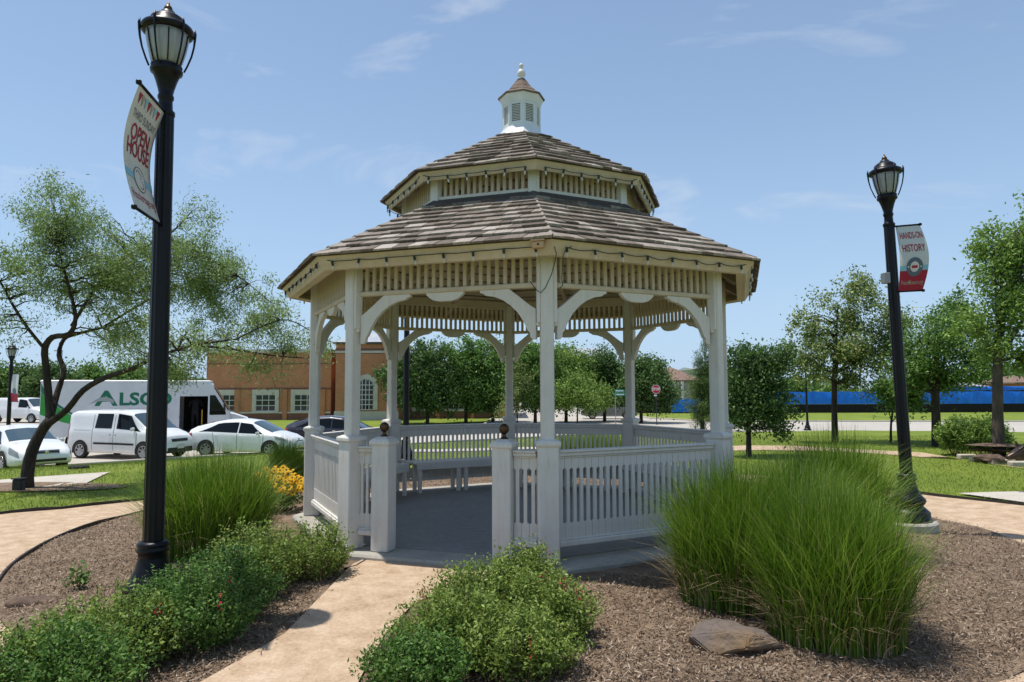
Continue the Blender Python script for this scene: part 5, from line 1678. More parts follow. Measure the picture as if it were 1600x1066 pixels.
# ---------------------------------------------------------------- brick building
BZ = -1.0
def wx(px, Y):
    return at_depth(px, 609, Y).x
def wz(py, Y):
    return at_depth(800, py, Y).z
bld = empty('brick_building', (wx(560, 62), 62, BZ))
tag(bld, 'orange brick building with stone trim and a low metal roofed tower', 'building')
def bw(x0, x1, z0, z1, y0, y1, mat, name, parent=bld):
    ox, oy = bld.location.x, bld.location.y
    m = MB()
    m.box(((x0 + x1) / 2 - ox, (y0 + y1) / 2 - oy, (z0 + z1) / 2 - BZ), (x1 - x0, y1 - y0, z1 - z0))
    return m.build(name, mat, parent)
YL, YT, YR = 62.0, 60.8, 64.0
xl0, xl1 = wx(322, YL), wx(517, YL)
zt_l = wz(550, YL)
bw(xl0, xl1, BZ, zt_l, YL, YL + 14, 'brick', 'left_wing')
bw(xl0 - 0.1, xl1 + 0.0, zt_l, zt_l + 0.30, YL - 0.12, YL + 14, 'stone', 'left_coping')
bw(xl0, xl1, wz(645, YL), wz(642.5, YL), YL - 0.08, YL, 'stone', 'left_sill_course')
bw(xl0, xl1, BZ, wz(645, YL), YL - 0.06, YL + 0.01, 'brick_d', 'left_plinth')
bw(xl0, xl1, wz(607.5, YL), wz(605, YL), YL - 0.05, YL, 'brick_d', 'left_band')
bw(xl0, xl1, wz(568, YL), wz(566.5, YL), YL - 0.04, YL, 'brick_d', 'left_band')
def window(x0, x1, z0, z1, Y, nx_, nz_, surround=True, parent=bld, arch=False):
    ox, oy = bld.location.x, bld.location.y
    w = bw(x0, x1, z0, z1, Y - 0.03, Y + 0.05, 'muntin', 'window', parent)
    pw, ph = (x1 - x0 - 0.1) / nx_, (z1 - z0 - 0.1) / nz_
    for i in range(nx_):
        for j in range(nz_):
            a, b = x0 + 0.05 + i * pw, z0 + 0.05 + j * ph
            bw(a + 0.03, a + pw - 0.03, b + 0.03, b + ph - 0.03, Y - 0.036, Y - 0.02, 'win', 'pane', w)
    if surround:
        bw(x0 - 0.28, x1 + 0.28, z1, z1 + 0.42, Y - 0.10, Y + 0.02, 'stone', 'lintel')
        for a, b in ((x0 - 0.28, x0), (x1, x1 + 0.28)):
            bw(a, b, z0, z1, Y - 0.09, Y + 0.02, 'stone', 'jamb')
        bw(x0 - 0.3, x1 + 0.3, z0 - 0.14, z0, Y - 0.14, Y + 0.02, 'stone', 'sill')
for px0, px1 in ((399.5, 431.5), (460, 491), (338, 370)):
    window(wx(px0, YL), wx(px1, YL), wz(642, YL), wz(615, YL), YL, 3, 3)
for px in (371, 446, 505, 327):
    bw(wx(px - 3.5, YL), wx(px + 3.5, YL), BZ, wz(607.5, YL), YL - 0.16, YL + 0.01, 'brick', 'pilaster')
# tower
xt0, xt1 = wx(524, YT), wx(622, YT)
zt_t = wz(537, YT)
bw(xt0, xt1, BZ, zt_t, YT, YT + 7, 'brick', 'tower')
bw(xt0 - 0.05, xt1 + 0.05, zt_t - 0.85, zt_t - 0.40, YT - 0.05, YT + 7.05, 'brick_d', 'tower_band')
bw(xt0 - 0.25, xt1 + 0.25, zt_t, zt_t + 0.18, YT - 0.25, YT + 7.25, 'flash', 'tower_eave')
bw(xt0 - 0.06, xt1 + 0.06, wz(551, YT), wz(547.5, YT), YT - 0.06, YT + 7, 'stone', 'tower_course')
bw(xt0 - 0.06, xt1 + 0.06, BZ, wz(642, YT), YT - 0.10, YT + 0.01, 'stone', 'tower_plinth')
m = MB()
cx, cy = (xt0 + xt1) / 2 - bld.location.x, YT + 3.5 - bld.location.y
hx, hy = (xt1 - xt0) / 2 + 0.4, 3.9
zb, za = zt_t + 0.16 - BZ, wz(519, YT + 3) - BZ
m.add([(cx - hx, cy - hy, zb), (cx + hx, cy - hy, zb), (cx + hx, cy + hy, zb), (cx - hx, cy + hy, zb), (cx, cy, za)], [(0, 1, 4), (1, 2, 4), (2, 3, 4), (3, 0, 4), (3, 2, 1, 0)])
m.build('tower_roof', 'mroof', bld)
# arched window in the tower
ax0, ax1, az0, az1 = wx(561, YT), wx(583, YT), wz(640, YT), wz(603, YT)
cxa, ra = (ax0 + ax1) / 2, (ax1 - ax0) / 2
def arch_poly(x0, x1, z0, zs, n=14):
    c, r = (x0 + x1) / 2, (x1 - x0) / 2
    return [(x0, z0), (x1, z0)] + [(c + r * math.cos(math.pi * i / n), zs + r * math.sin(math.pi * i / n)) for i in range(n + 1)]
def aprism(poly, y0, y1, mat, name, parent=bld):
    m = MB()
    m.prism([(x - bld.location.x, z - BZ) for x, z in poly], y0 - bld.location.y, y1 - bld.location.y)
    return m.build(name, mat, parent)
aprism(arch_poly(ax0 - 0.42, ax1 + 0.42, az0, az1), YT - 0.10, YT + 0.02, 'stone', 'arch_surround')
aw = aprism(arch_poly(ax0, ax1, az0, az1), YT - 0.13, YT - 0.09, 'win', 'arched_window')
for i in (1, 2, 3):
    x = ax0 + (ax1 - ax0) * i / 4
    zt_ = az1 + math.sqrt(max(ra * ra - (x - cxa) ** 2, 0))
    bw(x - 0.03, x + 0.03, az0, zt_, YT - 0.15, YT - 0.132, 'muntin', 'muntin', aw)
for j in range(6):
    z = az0 + 0.03 + j * (az1 - az0 + 0.3) / 5.5
    hw_ = ra if z < az1 else math.sqrt(max(ra * ra - (z - az1) ** 2, 0.01))
    bw(cxa - hw_, cxa + hw_, z - 0.03, z + 0.03, YT - 0.152, YT - 0.1335, 'muntin', 'muntin', aw)
for px in (548, 596):
    bw(wx(px - 5, YT), wx(px + 5, YT), wz(584, YT), wz(581, YT), YT - 0.04, YT, 'brick_d', 'brick_inset')
# right wing behind the trees
xr0, xr1 = xt1, wx(800, YR)
bw(xr0, xr1, BZ, wz(567, YR), YR, YR + 14, 'brick', 'right_wing')
bw(xr0, xr1 + 0.1, wz(567, YR), wz(563, YR), YR - 0.12, YR + 14, 'stone', 'right_coping')
bw(xr0, xr1, BZ, wz(641, YR), YR - 0.07, YR + 0.01, 'brick_d', 'right_plinth')
for px0, px1 in ((648, 672), (700, 726), (752, 776)):
    window(wx(px0, YR), wx(px1, YR), wz(640, YR), wz(612, YR), YR, 3, 3)
for px in (638, 684, 738, 788):
    bw(wx(px - 3, YR), wx(px + 3, YR), BZ, wz(570, YR), YR - 0.16, YR + 0.01, 'brick', 'pilaster')

# far houses
def house(name, label, px0, px1, py_eave, py_top, Y, wall, roof, hip=True, wins=3, depth=9.0):
    x0, x1 = wx(px0, Y), wx(px1, Y)
    root = empty(name, ((x0 + x1) / 2, Y, BZ))
    tag(root, label, 'house' if 'house' in name else 'building')
    w = (x1 - x0) / 2
    ze, zt = wz(py_eave, Y) - BZ, wz(py_top, Y) - BZ
    m = MB(); m.box((0, depth / 2, ze / 2), (2 * w, depth, ze)); m.build('wall', wall, root)
    m = MB()
    e = 0.5
    ins = depth / 2 if hip else -e
    k = max(w - ins, 0.2)
    m.add([(-w - e, -e, ze), (w + e, -e, ze), (w + e, depth + e, ze), (-w - e, depth + e, ze), (-k, depth / 2, zt), (k, depth / 2, zt),
           (-w - e, -e, ze - 0.2), (w + e, -e, ze - 0.2), (w + e, depth + e, ze - 0.2), (-w - e, depth + e, ze - 0.2)],
          [(0, 1, 5, 4), (1, 2, 5), (2, 3, 4, 5), (3, 0, 4), (0, 6, 7, 1), (1, 7, 8, 2), (2, 8, 9, 3), (3, 9, 6, 0), (6, 9, 8, 7)])
    m.build('roof', roof, root)
    for fl in range(2):
        zc = ze * (0.25 + 0.48 * fl)
        for i in range(wins):
            x = -w + 2 * w * (i + 0.5) / wins
            m = MB(); m.box((x, -0.03, zc), (2 * w / wins * 0.42, 0.08, ze * 0.24)); f = m.build('window', 'muntin', root)
            m = MB(); m.box((x, -0.06, zc), (2 * w / wins * 0.36, 0.05, ze * 0.21)); m.build('pane', 'win', f)
    return root
hr = house('far_house', 'far tan house with brown hip roof beyond the stop sign', 1026, 1092, 595, 573, 92, 'stucco', 'roof_b', True, 4)
for px in (1046, 1053, 1066):
    m = MB(); m.tube([(wx(px, 91) - hr.location.x, -1.2, 0), (wx(px, 91) - hr.location.x, -1.2, wz(597, 91) - BZ)], 0.22, 8); m.build('porch_column', 'greywall', hr)
house('far_office_building', 'far grey building with pale roof rising behind the row of trees', 890, 945, 556, 541, 112, 'greywall', 'mroof', False, 4, 12)
house('far_white_building', 'low white building behind the blue construction fence', 1520, 1566, 606, 599, 105, 'greywall', 'mroof', False, 3, 12)
house('far_flat_building', 'long pale building on the horizon above the blue fence', 1085, 1150, 577, 573.5, 160, 'greywall', 'mroof', False, 5, 14)
house('far_brick_house', 'small red house at the right edge beyond the blue fence', 1588, 1650, 600, 588, 100, 'brick', 'roof_b', True, 3, 9)

# ---------------------------------------------------------------- blue construction fence
FY = 76.0
def fence(x0, x1, Y, zt, zb, label):
    n = max(2, int((x1 - x0) / 3.0))
    root = empty('construction_fence', ((x0 + x1) / 2, Y, BZ))
    tag(root, label, 'fence', 'construction fences wrapped in blue tarp')
    cx = (x0 + x1) / 2
    for i in range(n + 1):
        x = x0 + (x1 - x0) * i / n - cx
        m = MB(); m.tube([(x, 0.06, 0), (x, 0.06, zt - BZ + 0.08)], 0.035, 6); m.build('post', 'galv', root)
    for i in range(n):
        a, b = x0 + (x1 - x0) * i / n - cx, x0 + (x1 - x0) * (i + 1) / n - cx
        k = 10
        m = MB()
        vs = []
        for j in range(7):
            for q in range(k + 1):
                u, v = q / k, j / 6
                top = zt - BZ - 0.10 * math.sin(math.pi * u) * random.uniform(0.6, 1.1)
                z = (zb - BZ) + (top - (zb - BZ)) * v
                vs.append((a + (b - a) * u, -0.02 - 0.13 * math.sin(math.pi * u) * math.sin(math.pi * (0.15 + 0.8 * v)) * random.uniform(0.3, 1.2), z))
        fs = [(j * (k + 1) + q, j * (k + 1) + q + 1, (j + 1) * (k + 1) + q + 1, (j + 1) * (k + 1) + q) for j in range(6) for q in range(k)]
        m.add(vs, fs); m.build('tarp_panel', 'tarp', root, smooth=True)
        m = MB(); m.box(((a + b) / 2, 0.0, (zb - BZ) * 0.5), (b - a, 0.03, (zb - BZ) * 0.98)); m.build('silt_panel', 'silt', root)
fence(wx(1185, FY), wx(1700, FY), FY, wz(613, FY), wz(633, FY), 'long construction fence of blue tarp with black fabric below on the right')
fence(wx(1049, FY), wx(1100, FY), FY, wz(624, FY), wz(645, FY), 'short piece of blue tarp fence between the stop sign and the juniper')
fence(wx(1480, 84), wx(1700, 84), 84.0, wz(605.5, 84), wz(612, 84), 'second blue fence line farther back at the right')
m = MB()
m.box((0, 0, 0.35), (wx(1200, FY) - wx(985, FY), 0.06, 0.7))
o = m.build('silt_fence', 'silt'); o.location = ((wx(985, FY) + wx(1200, FY)) / 2, FY + 0.6, BZ)
tag(o, 'low black silt fence strip across the far verge', 'silt fence')

# ---------------------------------------------------------------- road signs
sp = at_depth(1025, 609, 51.0)
sg = empty('stop_sign', (sp.x, sp.y, BZ))
tag(sg, 'red octagonal stop sign on a thin dark post beyond the gazebo', 'road sign')
SC = wz(609, 51.0) - BZ
m = MB(); m.tube([(0.02, 0.03, 0), (0.02, 0.03, SC + 0.2)], 0.035, 8); m.build('post', 'trim', sg)
rot = Matrix.Translation((0, 0, SC)) @ Matrix.Rotation(math.pi / 2, 4, 'X')
m = MB(); m.lathe([(0.345, -0.012), (0.345, 0.012)], 8, rot, phase=math.pi / 8); m.build('sign_plate', 'sign_w', sg)
m = MB(); m.lathe([(0.315, 0.012), (0.315, 0.016)], 8, rot, phase=math.pi / 8); m.build('sign_face', 'sign_r', sg)
vs_, fs_ = text_mesh('STOP', 0.30, 0.012)
m = MB(); m.add([(x * 0.78, -0.022, SC + y * 0.92) for x, y in vs_], fs_); m.build('lettering', 'sign_w', sg, fix=False)
m = MB(); m.box((-0.05, 0.0, SC - 0.46), (0.22, 0.015, 0.12)); m.build('small_plate', 'sign_w', sg)
np_ = at_depth(968, 613, 49.0)
ns = empty('street_name_sign', (np_.x, np_.y, BZ))
tag(ns, 'green street name sign left of the stop sign', 'road sign')
m = MB(); m.tube([(-0.3, 0, 0), (-0.3, 0, np_.z - BZ + 0.15)], 0.03, 8); m.build('post', 'galv', ns)
for dz_, w_, ry in ((0.10, 0.72, 0.12), (-0.16, 0.78, -0.15)):
    m = MB(); m.bbox((0, 0, 0), (w_, 0.015, 0.21), 0.006, Matrix.Translation((0, 0, np_.z - BZ + dz_)) @ Matrix.Rotation(ry, 4, 'Z')); f = m.build('name_plate', 'sign_g', ns)
    m = MB(); m.box((0, -0.012, 0), (w_ * 0.8, 0.004, 0.07), Matrix.Translation((0, 0, np_.z - BZ + dz_)) @ Matrix.Rotation(ry, 4, 'Z')); m.build('name_line', 'sign_w', f)
# far light pole on the left
fp = at_depth(94, 609, 60)
m = MB()
m.tube([(0, 0, 0), (0, 0, wz(546, 60) - BZ)], 0.06, 8)
m.box((-0.3, 0, wz(546, 60) - BZ), (0.7, 0.14, 0.08))
o = m.build('parking_lot_light', 'galv'); o.location = (fp.x, fp.y, BZ)
tag(o, 'thin grey parking lot light pole far behind the leaning tree', 'light pole')

# ---------------------------------------------------------------- small things in the beds
def stone(name, loc, dims, rz, label, mat='rock', seed=0, flat=0.5, cat='rock', group=None):
    rr = random.Random(seed)
    bm = bmesh.new()
    bmesh.ops.create_icosphere(bm, subdivisions=4, radius=1.0)
    ph = [rr.uniform(0, 6) for _ in range(6)]
    for v in bm.verts:
        c = v.co
        q = 1 + 0.16 * math.sin(2.1 * c.x + ph[0]) * math.cos(1.7 * c.y + ph[1]) + 0.07 * math.sin(5 * c.y + ph[2]) * math.sin(4 * c.x + ph[3]) + 0.03 * math.sin(11 * c.x + ph[4]) * math.sin(9 * c.y + ph[5])
        for k in range(3):
            c[k] = math.copysign(abs(c[k]) ** 0.72, c[k])
        v.co = Vector((c.x * dims[0] * q, c.y * dims[1] * q, (c.z * dims[2] * (1 + 0.25 * math.sin(1.5 * c.x + ph[5])))))
    me = bpy.data.meshes.new(name)
    bm.to_mesh(me); bm.free()
    for p in me.polygons:
        p.use_smooth = True
    o = link(name, me, mat)
    o.location = loc
    o.rotation_euler = (0, R_(4), rz)
    return tag(o, label, cat, group)
def boulder(name, loc, dims, rz, label, seed, cat='rock'):
    rr = random.Random(seed)
    bm = bmesh.new()
    for k in range(26):
        a = rr.uniform(0, 2 * math.pi)
        lvl = rr.choice((-0.6, 0.15, 0.15, 0.75, 0.95))
        r = (1.0 if lvl < 0.5 else 0.66) * rr.uniform(0.82, 1.06)
        bm.verts.new((r * math.cos(a) * dims[0], r * math.sin(a) * dims[1], (lvl + 0.28 * math.cos(a + 2.6)) * dims[2]))
    bmesh.ops.convex_hull(bm, input=bm.verts)
    bmesh.ops.delete(bm, geom=[v for v in bm.verts if not v.link_faces], context='VERTS')
    bmesh.ops.bevel(bm, geom=bm.edges[:], offset=0.008, segments=2, affect='EDGES')
    bmesh.ops.triangulate(bm, faces=bm.faces)
    bmesh.ops.subdivide_edges(bm, edges=bm.edges, cuts=2, use_grid_fill=True)
    for v in bm.verts:
        c = v.co
        v.co += Vector((0, 0, 1)) * 0.006 * math.sin(31 * c.x + seed) * math.sin(27 * c.y) + v.co.normalized() * 0.005 * math.sin(60 * c.x + 40 * c.y + 50 * c.z)
    me = bpy.data.meshes.new(name)
    bm.to_mesh(me); bm.free()
    o = link(name, me, 'rock')
    o.location = loc
    o.rotation_euler = (0, 0, rz)
    return tag(o, label, cat if label else None)
g_ = on_ground(1150, 1026)
boulder('boulder', (g_.x, g_.y, g_.z + 0.075), (0.30, 0.20, 0.10), R_(-14), 'flat brown boulder with a rusty patch in front of the tall grass', 3)
g_ = on_ground(895, 1050)
stone('edging_stone', (g_.x, g_.y, g_.z + 0.02), (0.05, 0.20, 0.05), R_(-8), 'narrow brown edging stone at the right foot of the near salvia', 'flag', 5)
g_ = on_ground(70, 948)
stone('flat_stone', (g_.x, g_.y, g_.z + 0.0), (0.30, 0.09, 0.045), R_(6), 'flat reddish stone lying behind the left salvia hedge', 'flag', 8)
# curled drip hose at the left edge of the entry path
hp = [on_ground(*p) for p in ((538, 902), (556, 897), (570, 888), (566, 881), (552, 880), (545, 884))]
m = MB(); m.tube([(p.x, p.y, p.z + 0.06) for p in hp], 0.011, 8)
tag(m.build('drip_hose', 'edging', smooth=True), 'curled dark hose end beside the slab at the entry path', 'hose')
g_ = on_ground(121, 876)
m = MB(); m.add([(-0.08, 0, 0.03), (0.03, -0.03, 0.045), (0.09, 0.01, 0.03), (0.04, 0.05, 0.05), (-0.05, 0.05, 0.035)], [(0, 1, 3), (1, 2, 3), (0, 3, 4)])
o = m.build('plastic_scrap', 'orange'); o.location = g_
md = o.modifiers.new('t', 'SOLIDIFY'); md.thickness = 0.006
tag(o, 'small orange red scrap lying on the left mulch', 'scrap')
g_ = on_ground(29, 768)
m = MB(); m.bbox((0, 0, 0.10), (0.16, 0.12, 0.2), 0.015); m.box((0, 0, 0.208), (0.18, 0.14, 0.018))
o = m.build('utility_box', 'trim'); o.location = g_
tag(o, 'small black utility box at the foot of the leaning tree', 'utility box')
g_ = on_ground(123, 732)
m = MB(); m.lathe([(0.20, 0.0), (0.20, 0.04), (0.17, 0.055), (0.02, 0.06)], 16)
o = m.build('valve_cover', 'silt'); o.location = g_
tag(o, 'round dark valve cover in the left lawn', 'valve cover')

# stacked flagstone planter at the right, limestone kerb
pl = on_ground(1560, 724)
root = empty('stone_planter', pl)
tag(root, 'raised planter of stacked dark flagstones around the right tree', 'planter')
for i, (dx, dy, dzz, sx, sy, sz) in enumerate(((-0.15, 0.0, 0.10, 0.36, 0.30, 0.11), (0.62, 0.0, 0.10, 0.45, 0.35, 0.12), (0.1, 0.2, 0.25, 0.6, 0.4, 0.05), (0.95, 0.25, 0.26, 0.55, 0.45, 0.05), (0.25, 0.3, 0.36, 0.85, 0.5, 0.05), (1.45, 0.15, 0.13, 0.45, 0.4, 0.13),
                                                (1.45, 0.25, 0.36, 0.7, 0.5, 0.05))):
    o = boulder('flagstone', (0, 0, 0), (sx, sy, sz), R_(random.uniform(-8, 8)), None, 20 + i)
    o.data.materials.clear(); o.data.materials.append(M['flag'])
    o.parent = root
    o.location = (dx, dy, dzz)
    if 'category' in o:
        del o['category']
kp = [on_ground(*p) for p in ((1480, 713), (1503, 716), (1530, 720), (1556, 724), (1580, 727))]
for a, b in zip(kp[:-1], kp[1:]):
    c = (a + b) / 2
    MB().bbox((c.x - pl.x, c.y - 0.45 - pl.y, c.z + 0.05 - pl.z), ((b - a).length * 0.97, 0.16, 0.12), 0.02, rz=0).build('kerb_stone', 'lime', root)

# bronze animal at the right edge: only its lowered head reaches into the picture
bp_ = on_ground(1612, 772)
hd = at_depth(1580, 709, bp_.y)
nodes = [(1.15, 0.1, 0.72, (0.20, 0.24)), (0.75, 0.05, 0.74, (0.19, 0.22)), (0.42, 0.0, 0.74, (0.13, 0.17)), (0.22, 0.0, 0.66, (0.09, 0.12)), (0.06, 0.0, 0.60, (0.075, 0.085)), (-0.06, 0, 0.545, (0.055, 0.06)), (-0.15, 0, 0.52, (0.045, 0.042)),
         (0.50, -0.12, 0.50, 0.075), (0.48, -0.13, 0.26, 0.045), (0.50, -0.13, 0.05, 0.035), (0.46, -0.13, 0.02, 0.042),
         (0.62, 0.14, 0.50, 0.075), (0.66, 0.15, 0.26, 0.045), (0.64, 0.15, 0.05, 0.035), (0.60, 0.15, 0.02, 0.042),
         (1.25, -0.02, 0.52, 0.09), (1.34, -0.04, 0.30, 0.05), (1.28, -0.04, 0.05, 0.036), (1.24, -0.04, 0.02, 0.042),
         (1.22, 0.24, 0.52, 0.09), (1.32, 0.25, 0.30, 0.05), (1.26, 0.25, 0.05, 0.036), (1.22, 0.25, 0.02, 0.042),
         (0.12, -0.07, 0.68, 0.025), (0.10, -0.12, 0.78, 0.018), (0.12, 0.07, 0.68, 0.025), (0.10, 0.12, 0.78, 0.018), (1.38, 0.1, 0.66, 0.03), (1.50, 0.1, 0.40, 0.018)]
edges = [(0, 1), (1, 2), (2, 3), (3, 4), (4, 5), (5, 6), (1, 7), (7, 8), (8, 9), (9, 10), (1, 11), (11, 12), (12, 13), (13, 14), (0, 15), (15, 16), (16, 17), (17, 18), (0, 19), (19, 20), (20, 21), (21, 22), (4, 23), (23, 24), (4, 25), (25, 26), (0, 27), (27, 28)]
st = skin_body('bronze_statue', nodes, edges, 'bronze2', None, (hd.x + 0.06, bp_.y, bp_.z + 0.03), 0.0)
tag(st, 'dark bronze animal statue reaching its head in at the right edge', 'statue')
# ---------------------------------------------------------------- leaves, trees, shrubs, grasses
def unit(v):
    return v / np.maximum(np.linalg.norm(v, axis=1, keepdims=True), 1e-9)
def leaves(centers, size, aspect=0.45, up=0.3, droop=0.0, rng=RNG, fold=0.25, dirs=None):
    """diamond leaves, each of two faces folded along the midrib -> verts, quads"""
    n = len(centers)
    d = rng.normal(size=(n, 3)) if dirs is None else dirs + rng.normal(size=(n, 3)) * 0.45
    d[:, 2] -= droop
    d = unit(d)
    nn = rng.normal(size=(n, 3))
    nn[:, 2] += up * 3
    s = unit(np.cross(d, nn))
    nrm = unit(np.cross(s, d))
    L = (size * rng.uniform(0.65, 1.25, n))[:, None]
    W = L * aspect
    base = centers
    tip = centers + d * L
    mid = centers + d * L * 0.48
    l = mid + s * W * 0.5 + nrm * W * fold * 0.5
    r = mid - s * W * 0.5 + nrm * W * fold * 0.5
    v = np.stack([base, l, tip, r], 1).reshape(-1, 3)
    q = np.arange(n * 4).reshape(n, 4)
    return v, q

def branch_path(a, b, sag=0.1, wob=0.06, n=6):
    a, b = np.array(a, float), np.array(b, float)
    L = np.linalg.norm(b - a)
    out = []
    for i in range(n + 1):
        t = i / n
        p = a * (1 - t) + b * t
        p = p + np.array([0, 0, sag * L * math.sin(math.pi * t)])
        if 0 < i < n:
            p = p + RNG.normal(size=3) * wob * L * 0.35
        out.append(tuple(p))
    return out

def tree(name, label, base, stems, blobs, clumps, per, size, leaf, bark='bark', aspect=0.45, clump_r=0.35, up=0.3, droop=0.0, group=None, cat='tree', twig=0.012, flat=1.0, inner=0.35,
         anchor_from=0.35, shell=0.55, extra=None):
    """stems: list of [(x,y,z,r)...] relative to base. blobs: ellipsoids (cx,cy,cz,rx,ry,rz,weight)"""
    root = empty(name, base)
    tag(root, label, cat, group)
    tr = MB()
    anchors = []
    for st in stems:
        P = [Vector(p[:3]) for p in st]
        fine, rad = [], []
        for i in range(len(P) - 1):
            for t in (0, 0.33, 0.66):
                p0 = P[max(i - 1, 0)]; p1 = P[i]; p2 = P[i + 1]; p3 = P[min(i + 2, len(P) - 1)]
                q = 0.5 * ((2 * p1) + (p2 - p0) * t + (2 * p0 - 5 * p1 + 4 * p2 - p3) * t * t + (3 * p1 - p0 - 3 * p2 + p3) * t ** 3)
                fine.append(q); rad.append(st[i][3] * (1 - t) + st[i + 1][3] * t)
        fine.append(P[-1]); rad.append(st[-1][3])
        tr.tube(fine, rad, 10)
        k0 = int(len(fine) * anchor_from)
        anchors += [(np.array(f), r) for f, r in zip(fine[k0:], rad[k0:])]
    A = np.array([a[0] for a in anchors])
    AR = [a[1] for a in anchors]
    W = np.array([b[6] if len(b) > 6 else b[3] * b[4] * b[5] for b in blobs])
    W = W / W.sum()
    cents = []
    tw = MB()
    for c in range(clumps):
        b = blobs[RNG.choice(len(blobs), p=W)]
        d = unit(RNG.normal(size=(1, 3)))[0]
        rr = RNG.uniform(shell, 1.0) if RNG.random() > inner else RNG.uniform(0.1, shell)
        p = np.array(b[:3]) + d * rr * np.array(b[3:6])
        cents.append(p)
        dist = np.linalg.norm((A - p) * np.array([1, 1, 1.25]) + np.array([0, 0, 0.0]), axis=1) + 0.35 * np.maximum(A[:, 2] - p[2], 0)
        j = int(np.argmin(dist))
        path = branch_path(A[j], p, 0.08, 0.10, 5)
        r0 = min(AR[j] * 0.6, twig * 2.2)
        tw.tube(path, [r0 + (twig * 0.25 - r0) * i / 5 for i in range(6)], 5)
    tr.v += []
    o_ = len(tr.v)
    tr.v += tw.v
    tr.f += [tuple(i + o_ for i in f) for f in tw.f]
    tr.build('trunk', bark, root, smooth=True, fix=False)
    C = np.repeat(np.array(cents), per, axis=0)
    R = clump_r * RNG.uniform(0.6, 1.35, clumps).repeat(per)[:, None]
    off = RNG.normal(size=C.shape) * R * 0.55
    off[:, 2] *= flat
    v, q = leaves(C + off, size, aspect, up, droop)
    cr = np_mesh('crown', v, q, leaf, root)
    return root

def gp(px, py):
    return on_ground(px, py)
def rel(base, px, py, Y):
    p = at_depth(px, py, Y)
    return (p.x - base.x, p.y - base.y, p.z - base.z)
def stem_px(base, pts, Y0, rads):
    """a stem traced at real depth: (px, py, depth offset)"""
    out = []
    for (px, py, dy), r in zip(pts, rads):
        out.append((*rel(base, px, py, Y0 + dy), r))
    return out
def blob_px(base, px, py, Y, rx, rz, ry=None, w=None):
    c = rel(base, px, py, Y)
    k = Y / FPX
    b = [c[0], c[1], c[2], rx * k, (ry if ry else rx * k * 0.9), rz * k]
    if w:
        b.append(w)
    return tuple(b)

# leaning mesquite on the left
B = gp(42, 764)
Y = B.y
st = [stem_px(B, [(42, 768, 0), (43, 740, 0), (50, 705, 0), (66, 672, 0.05), (80, 655, 0.05)], Y, [0.115, 0.10, 0.092, 0.085, 0.08]),
      stem_px(B, [(78, 658, 0.05), (76, 620, 0.1), (72, 575, 0.1), (70, 545, 0.05), (82, 527, 0.0), (108, 522, -0.1), (118, 495, -0.3), (105, 440, -0.5), (90, 385, -0.6)], Y, [0.07, 0.062, 0.057, 0.055, 0.05, 0.042, 0.032, 0.022, 0.012]),
      stem_px(B, [(78, 656, 0.05), (90, 612, 0.3), (100, 580, 0.4), (92, 555, 0.45), (100, 530, 0.5), (120, 522, 0.6), (160, 512, 0.8), (210, 500, 1.0)], Y, [0.06, 0.05, 0.046, 0.04, 0.036, 0.03, 0.022, 0.012]),
      stem_px(B, [(76, 662, 0.0), (105, 640, -0.1), (130, 610, -0.2), (165, 590, -0.3), (205, 577, -0.5), (240, 560, -0.7), (300, 540, -0.9), (370, 530, -0.8)], Y, [0.06, 0.052, 0.048, 0.044, 0.038, 0.03, 0.022, 0.012]),
      stem_px(B, [(72, 548, 0.05), (45, 515, -0.2), (22, 480, -0.4), (0, 440, -0.5), (-30, 400, -0.5)], Y, [0.03, 0.026, 0.022, 0.018, 0.01]),
      stem_px(B, [(112, 510, -0.2), (150, 450, 0.0), (200, 400, 0.2), (260, 370, 0.3), (300, 330, 0.4)], Y, [0.03, 0.026, 0.022, 0.016, 0.01]),
      stem_px(B, [(300, 540, -0.9), (360, 545, -0.8), (420, 555, -0.6), (480, 560, -0.4)], Y, [0.022, 0.018, 0.013, 0.008]),
      stem_px(B, [(370, 530, -0.8), (410, 510, -0.5), (450, 500, -0.3), (490, 520, -0.2)], Y, [0.014, 0.012, 0.010, 0.007]),
      stem_px(B, [(260, 370, 0.3), (320, 400, 0.4), (370, 430, 0.3), (420, 470, 0.0)], Y, [0.016, 0.014, 0.011, 0.007]),
      stem_px(B, [(160, 512, 0.8), (230, 470, 1.0), (300, 440, 1.0), (360, 430, 0.8)], Y, [0.024, 0.02, 0.015, 0.01])]
bl = [blob_px(B, 75, 300, Y - 0.5, 55, 36, 0.5), blob_px(B, 110, 360, Y - 0.3, 95, 55, 0.9), blob_px(B, 40, 420, Y - 0.4, 70, 60, 0.8), blob_px(B, 170, 430, Y, 110, 75, 1.1), blob_px(B, 270, 400, Y + 0.3, 100, 75, 1.0),
      blob_px(B, 320, 345, Y + 0.3, 40, 36, 0.5), blob_px(B, 330, 450, Y + 0.4, 95, 65, 1.0), blob_px(B, 420, 500, Y - 0.2, 70, 55, 0.8), blob_px(B, 300, 540, Y - 0.6, 110, 48, 0.9), blob_px(B, 470, 545, Y - 0.2, 50, 40, 0.5),
      blob_px(B, 400, 575, Y - 0.6, 70, 26, 0.6), blob_px(B, 190, 520, Y + 0.8, 70, 40, 0.8), blob_px(B, 10, 500, Y - 0.4, 45, 45, 0.6), blob_px(B, 290, 585, Y - 0.5, 60, 20, 0.5)]
tree('mesquite_tree', 'leaning mesquite tree with forked dark trunk and feathery leaves on the left', B, st, bl, 560, 135, 0.060, 'l_mesq', 'bark', aspect=0.30, clump_r=0.19, up=0.3, droop=0.6, group='garden trees', twig=0.007, anchor_from=0.3)

